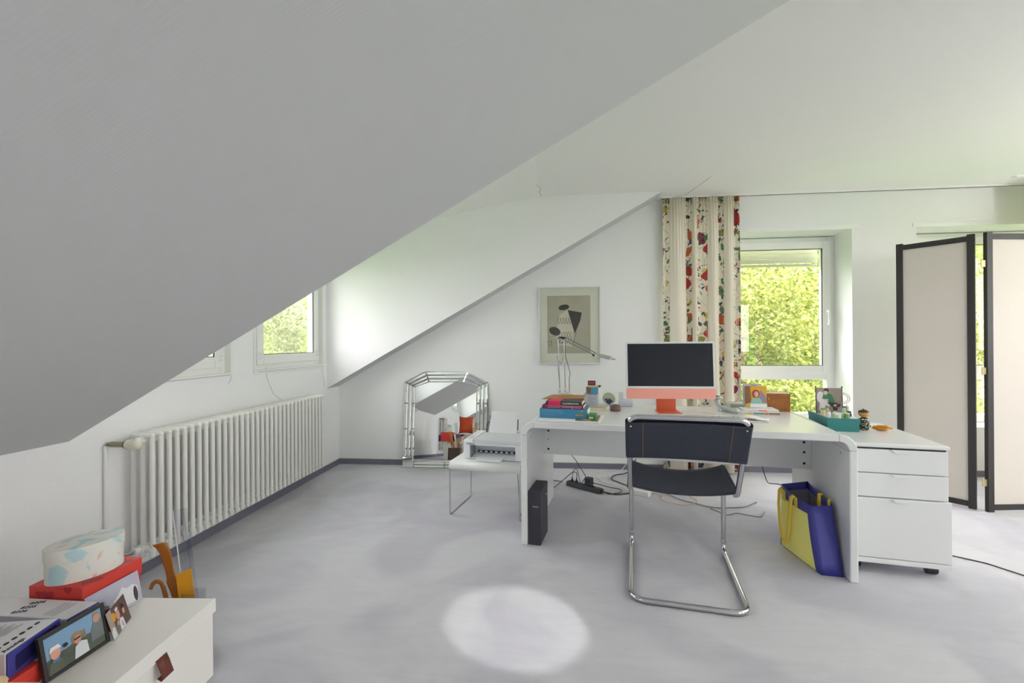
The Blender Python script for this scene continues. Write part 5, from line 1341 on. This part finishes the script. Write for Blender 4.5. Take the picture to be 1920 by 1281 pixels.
def shf(i, j):
    t = j*(len(cl_)-1); k = min(int(t), len(cl_)-2); f = t-k; y = cl_[k][0]*(1-f)+cl_[k+1][0]*f; w_ = cl_[k][1]*(1-f)+cl_[k+1][1]*f
    x = (i*2-1)*w_; curl = max(0, (y-.36)/.07)
    return (x-.030*curl**2*1.0*(.55), y-.010*curl**3, .010*curl**2+.006*(1-(i*2-1)**2)*curl)
b = MB(); b.grid(lambda i, j: (lambda q: (q[0]*.82, q[1], q[2]))(shf(i, j)), 8, 40, M_tan); b.build('blade', shn, smooth=70, solid=.004)
bs = leaning('back_scratcher', 'thin ribbed bamboo back scratcher beside the shoe horn', 'back scratcher', (-1.452, 1.60, .008), (1, .1, 0), (-.26, .02, 1))
b = MB(); b.tube([(0, 0, 0), (0, .22, 0)], .005, M_tan, 8)
for k in range(7): b.tube([(0, .19+k*.0085, 0), (0, .196+k*.0085, 0)], .0078, M_tan, 8)
b.build('shaft', bs, smooth=50)
b = MB(); b.tube(fillet([(0, .22, 0), (-.004, .262, 0), (-.022, .276, 0), (-.040, .266, 0), (-.05, .252, 0)], .015, 5), .008, M_tan, 8, sq=.6); b.build('hooked_head', bs, smooth=60)

# second stack beside the camera, visible in the mirror
w2 = thing('storage_box', 'tall cream storage box beside the first white box, seen only in the mirror', 'box', (-1.20, .93, 0), BA)
b = MB(); b.box(-.42, 0, -.44, 0, 0, .385, M_boxwhite); b.build('box_body', w2, bevel=.001)
b = MB(); b.box(-.427, .007, -.447, .007, .35, .40, M_boxwhite); b.build('lid', w2, bevel=.0025)
M_cush = mat('rust_orange_velvet', rgb(206, 84, 40), .8, noise=.08)
cu_ = thing('cushion', 'rust orange cushion propped upright on the cream box, seen in the mirror', 'cushion', (-1.43, .78, .402), radians(-10))
def cush(s):
    def f(i, j):
        x = (i*2-1); y = (j*2-1); e = (1-x**4)*(1-y**4); px_ = x*.12*(1-.10*(1-abs(y))**2*0+.0)*(1-.10*(y*y < 1)*(1-y*y)*abs(x)); pz_ = y*.145*(1-.12*(1-x*x)*abs(y))
        return (px_, s*.055*e**.5 if e > 0 else 0, .145+pz_)
    return f
b = MB(); b.grid(cush(1), 16, 16, M_cush); b.grid(cush(-1), 16, 16, M_cush); b.build('cover', cu_, smooth=70)
td = thing('teddy_bear', 'cream plush bear sitting beside the orange cushion, seen in the mirror', 'soft toy', (-1.245, .80, .402), radians(160))
M_fur = mat('cream_plush', rgb(226, 196, 158), .95, noise=.12, bump=.6, scale=220)
b = MB(); b.ball((0, 0, .06), (.055, .05, .065), M_fur, 18, 12); b.ball((0, -.005, .150), (.042, .038, .038), M_fur, 18, 12); b.ball((0, -.04, .142), (.018, .016, .014), M_fur, 12, 8)
for s in (-1, 1):
    b.ball((s*.032, 0, .185), (.014, .008, .014), M_fur, 12, 8); b.ball((s*.055, -.02, .075), (.018, .022, .042), M_fur, 12, 8); b.ball((s*.035, -.06, .022), (.022, .045, .022), M_fur, 12, 8)
b.build('body', td, smooth=70)
b = MB()
for s in (-1, 1): b.ball((s*.014, -.040, .16), .0045, M_black, 8, 6)
b.ball((0, -.056, .145), (.005, .003, .004), M_black, 8, 6); b.build('face', td, smooth=60)

cl0 = thing('fill_ceiling_lamp', 'round white flush ceiling lamp added unseen behind the camera as fill light', 'lamp', (3.1, -.9, ZC))  # unseen lamp added for bounce light in the room
b = MB(); b.lathe([(.0, -.06), (.16, -.058), (.20, -.045), (.21, -.012)], mat('opal_glass', (.9, .9, .88, 1), .4), n=32); b.build('opal_shade', cl0, smooth=50)
b = MB(); b.lathe([(.215, -.012), (.215, 0), (0, 0)], M_paint, n=32); b.build('rim', cl0, smooth=40)
ll = light('ceiling_fill_light', 'AREA', (3.1, -.9, ZC-.066), (0, 0, 0), 12, (1, .97, .92), .4); ll.data.shape = 'DISK'
pl_ = thing('fill_pendant', 'white paper globe pendant added out of view at the right to brighten the ceiling', 'lamp', (3.9, 1.9, 2.0))  # added out of frame to lift the right part of the ceiling
b = MB(); b.ball((0, 0, 0), .16, glass_mat('rice_paper', (.9, .88, .84, 1), ior=1.02), 28, 18); b.build('globe', pl_, smooth=60)
b = MB(); b.cyl((0, 0, .1), (0, 0, ZC-2.0), .003, M_paper, 6); b.build('cord', pl_)
light('pendant_fill_light', 'POINT', (3.9, 1.9, 2.0), (0, 0, 0), 12, (1, .97, .90), shadow_soft_size=.12)
up_ = thing('fill_uplighter', 'tall white floor lamp added out of view at the right to brighten the ceiling', 'lamp', (4.1, 1.7, 0))  # floor lamp added beyond the frame, brightens the ceiling against the slope
b = MB(); b.lathe([(0, 0), (.14, 0), (.14, .02), (.02, .035), (0, .035)], M_paint, n=32); b.build('base', up_, smooth=40)
b = MB(); b.cyl((0, 0, .03), (0, 0, 1.74), .014, M_paint, 14); b.build('pole', up_, smooth=40)
b = MB(); b.lathe([(.02, 1.72), (.10, 1.76), (.16, 1.83), (.155, 1.83), (.09, 1.77), (.0, 1.75)], M_paint, n=32); b.build('bowl_shade', up_, smooth=60)
lu = light('uplight_fill', 'AREA', (4.1, 1.7, 1.80), (radians(180), 0, 0), 62, (1, .98, .92), .2); lu.data.shape = 'DISK'
# unseen ceiling spotlight, added to make the pool of light on the carpet
sl = thing('added_spotlight', 'small white round spotlight added out of view for the light patch on the carpet', 'lamp', (1.05, 1.05, ZC))
b = MB(); b.cyl((0, 0, -.012), (0, 0, 0), .045, M_paint, 24); b.build('rose', sl, smooth=40)
aim = (Vector((-.17, 1.885, 0))-Vector((1.05, 1.05, ZC-.06))).normalized()
q0 = Vector((0, 0, -.05)); b = MB(); b.tube([tuple(q0-aim*.05), tuple(q0+aim*.04)], .032, M_paint, 20); b.tube([(0, 0, -.01), tuple(q0-aim*.02)], .007, M_paint, 8); b.build('spot_head', sl, smooth=40)
spl = bpy.data.lights.new('added_spot_beam', 'SPOT'); spl.energy = 120; spl.spot_size = radians(12.0); spl.spot_blend = .35; spl.shadow_soft_size = .025; spl.color = (1, .98, .95)
spo = bpy.data.objects.new('added_spot_beam', spl); COL.objects.link(spo); spo.location = Vector((1.05, 1.05, ZC-.05))+aim*.05
spo.rotation_euler = aim.to_track_quat('-Z', 'Y').to_euler()

# ------------------------------------------------------------------ outside
b = MB(); b.box(-60, 60, -60, 80, -3.4, -3.2, M_grass); struct(b.build('ground'))
def tree(label, x, y, h, rx, rz, n, lm, seed, z0=-3.2, leaf=.045, trunk=.13):
    random.seed(seed)
    root = thing('garden_tree', label, 'tree', (x, y, z0), 0, None)
    b = MB(); b.tube([(0, 0, 0), (.1, .05, h*.35), (-.05, 0, h*.7)], trunk, M_bark, 10, r1=trunk*.5)
    b.build('trunk', root, smooth=60)
    for k in range(5):
        a = random.uniform(0, 2*pi); zb = h*random.uniform(.3, .6); b = MB()
        b.tube([(0, 0, zb), (rx*.4*cos(a), rx*.4*sin(a), zb+.4), (rx*.85*cos(a), rx*.85*sin(a), zb+1.0)], .035, M_bark, 6, r1=.01); b.build('branch', root, smooth=60)
    b = MB(); vs = b.v; fs = b.f; mi = b.mi; b.slot(lm)
    cl = []
    for k in range(60):
        a = random.uniform(0, 2*pi); e = random.uniform(-.95, .95); rr = random.uniform(.55, 1)
        q = sqrt(1-e*e); cl.append((rx*rr*q*cos(a), rx*rr*q*sin(a), h*.55+rz*rr*e, random.uniform(.35, .7)))
    for k in range(n):
        c = random.choice(cl); s = c[3]
        while True:
            u_, v_, w_ = random.uniform(-1, 1), random.uniform(-1, 1), random.uniform(-1, 1)
            if u_*u_+v_*v_+w_*w_ < 1: break
        P = Vector((c[0]+u_*s, c[1]+v_*s, c[2]+w_*s*.8))
        nrm_ = Vector((random.gauss(0, .6), random.gauss(-.2, .6), random.uniform(.1, 1))).normalized()
        t1 = nrm_.orthogonal().normalized(); t1.rotate(Matrix.Rotation(random.uniform(0, 6.28), 3, nrm_)); t2 = nrm_.cross(t1); L_ = leaf*random.uniform(.6, 1.25)
        i0 = len(vs)
        vs.extend([tuple(P-t1*L_), tuple(P-t1*L_*.1+t2*L_*.55), tuple(P+t1*L_), tuple(P-t1*L_*.1-t2*L_*.55)]); fs.append((i0, i0+1, i0+2, i0+3)); mi.append(0)
    b.build('foliage', root)
    return root
tree('nearest bright yellow-green tree outside the left gable window', 2.6, 9.2, 7.0, 2.2, 3.3, 42000, M_leaf, 1)
tree('fresh green tree behind the nearest tree, outside the left gable window', 4.4, 11.5, 8.5, 2.6, 4.0, 28000, M_leaf2, 2, trunk=.11)
tree('bright tree outside the gable window hidden by the folding screen', 6.6, 9.8, 7.4, 2.2, 3.4, 24000, M_leaf, 3)
tree('tall green tree at the far left of the garden behind the gable wall', 1.0, 12.5, 9.0, 3.0, 4.4, 9000, M_leaf2, 4)
tree('far green tree closing the view between the two gable windows', 6.0, 14.5, 10.0, 3.6, 5.0, 9000, M_leaf2, 5)
tree('far right green tree in the garden', 10.0, 12.0, 9.0, 3.0, 4.4, 6000, M_leaf, 6)
tree('pale green tree outside the right dormer window', -7.5, 9.6, 7.2, 2.4, 3.4, 32000, M_leafp, 7)
tree('larger pale tree further behind the dormer windows', -11.5, 12.0, 9.0, 3.2, 4.4, 7000, M_leafp, 8)
def hedge(label, pts, seed, lm, n):
    random.seed(seed); root = thing('hedge', label, 'hedge', (pts[0][0], pts[0][1], -3.2)); b = MB()
    x0, y0, x1, y1, h = pts[0][0], pts[0][1], pts[1][0], pts[1][1], pts[2]
    def hf(i, j): 
        x = (x1-x0)*i; y = (y1-y0)*i; return (x, y+.5*noise.noise(Vector((x*.6, j*4, seed))), h*j)
    b.grid(hf, 30, 8, M_hedge); b.build('inner_growth', root, smooth=80, solid=.4)
    b = MB(); b.slot(lm)
    for k in range(n):
        t = random.random(); z = random.random()*h; P = Vector(((x1-x0)*t, (y1-y0)*t-random.uniform(.2, .9), z))
        nrm_ = Vector((random.gauss(0, .6), random.gauss(-.4, .5), random.uniform(.1, 1))).normalized(); t1 = nrm_.orthogonal().normalized(); t1.rotate(Matrix.Rotation(random.uniform(0, 6.28), 3, nrm_)); t2 = nrm_.cross(t1); L_ = .11*random.uniform(.6, 1.2)
        i0 = len(b.v); b.v.extend([tuple(P-t1*L_), tuple(P+t2*L_*.55), tuple(P+t1*L_), tuple(P-t2*L_*.55)]); b.f.append((i0, i0+1, i0+2, i0+3)); b.mi.append(0)
    b.build('outer_leaves', root)
M_hedge = mat('deep_hedge_green', rgb(120, 142, 62), .9, noise=.4)
tree('unseen pale tree added near the left dormer window to hold back sky light', -8.2, 3.0, 9.6, 2.6, 5.0, 18000, M_leafp, 9)  # out-of-view tree added to cut sky light on the dormer cheek
tree('unseen pale tree added outside the second dormer to hold back sky light', -8.8, -1.8, 9.4, 2.6, 5.0, 16000, M_leafp, 10)  # also added as a sky blocker, tall crown keeps the cheek darker
hedge('tall green hedge closing the garden behind the gable trees', ((-4, 17), (16, 17), 9.5), 21, M_leaf2, 12000)
hedge('pale hedge far behind the dormer trees', ((-26, 18), (-6, 18), 7.0), 22, M_leafp, 5000)
# ------------------------------------------------------------------ groups of repeats
GR = {'cable': 'cables on and under the desk', 'garden_tree': 'trees outside the windows', 'hedge': 'hedges closing the garden',
      'book': 'books stacked at the left of the desk', 'magazine': 'magazines lying on the desk', 'ruler': 'rulers standing behind the white box',
      'binder': 'binders at the lower left', 'curtain': 'floral curtains of the gable wall', 'plug': 'plugs in the power strip',
      'postcard': 'cards leaning at the back of the desk', 'photo_print': 'loose photographs', 'card_box': 'small card boxes on the desk',
      'clear_box': 'clear plastic boxes on the desk', 'radiator': 'column radiators', 'wire': 'wires hanging from the dormer windows',
      'storage_box': 'white storage boxes', 'gift_box': 'red gift boxes'}
for o in bpy.data.objects:
    k = o.name.split('.')[0]
    if o.parent is None and k in GR and 'label' in o and 'group' not in o: o['group'] = GR[k]
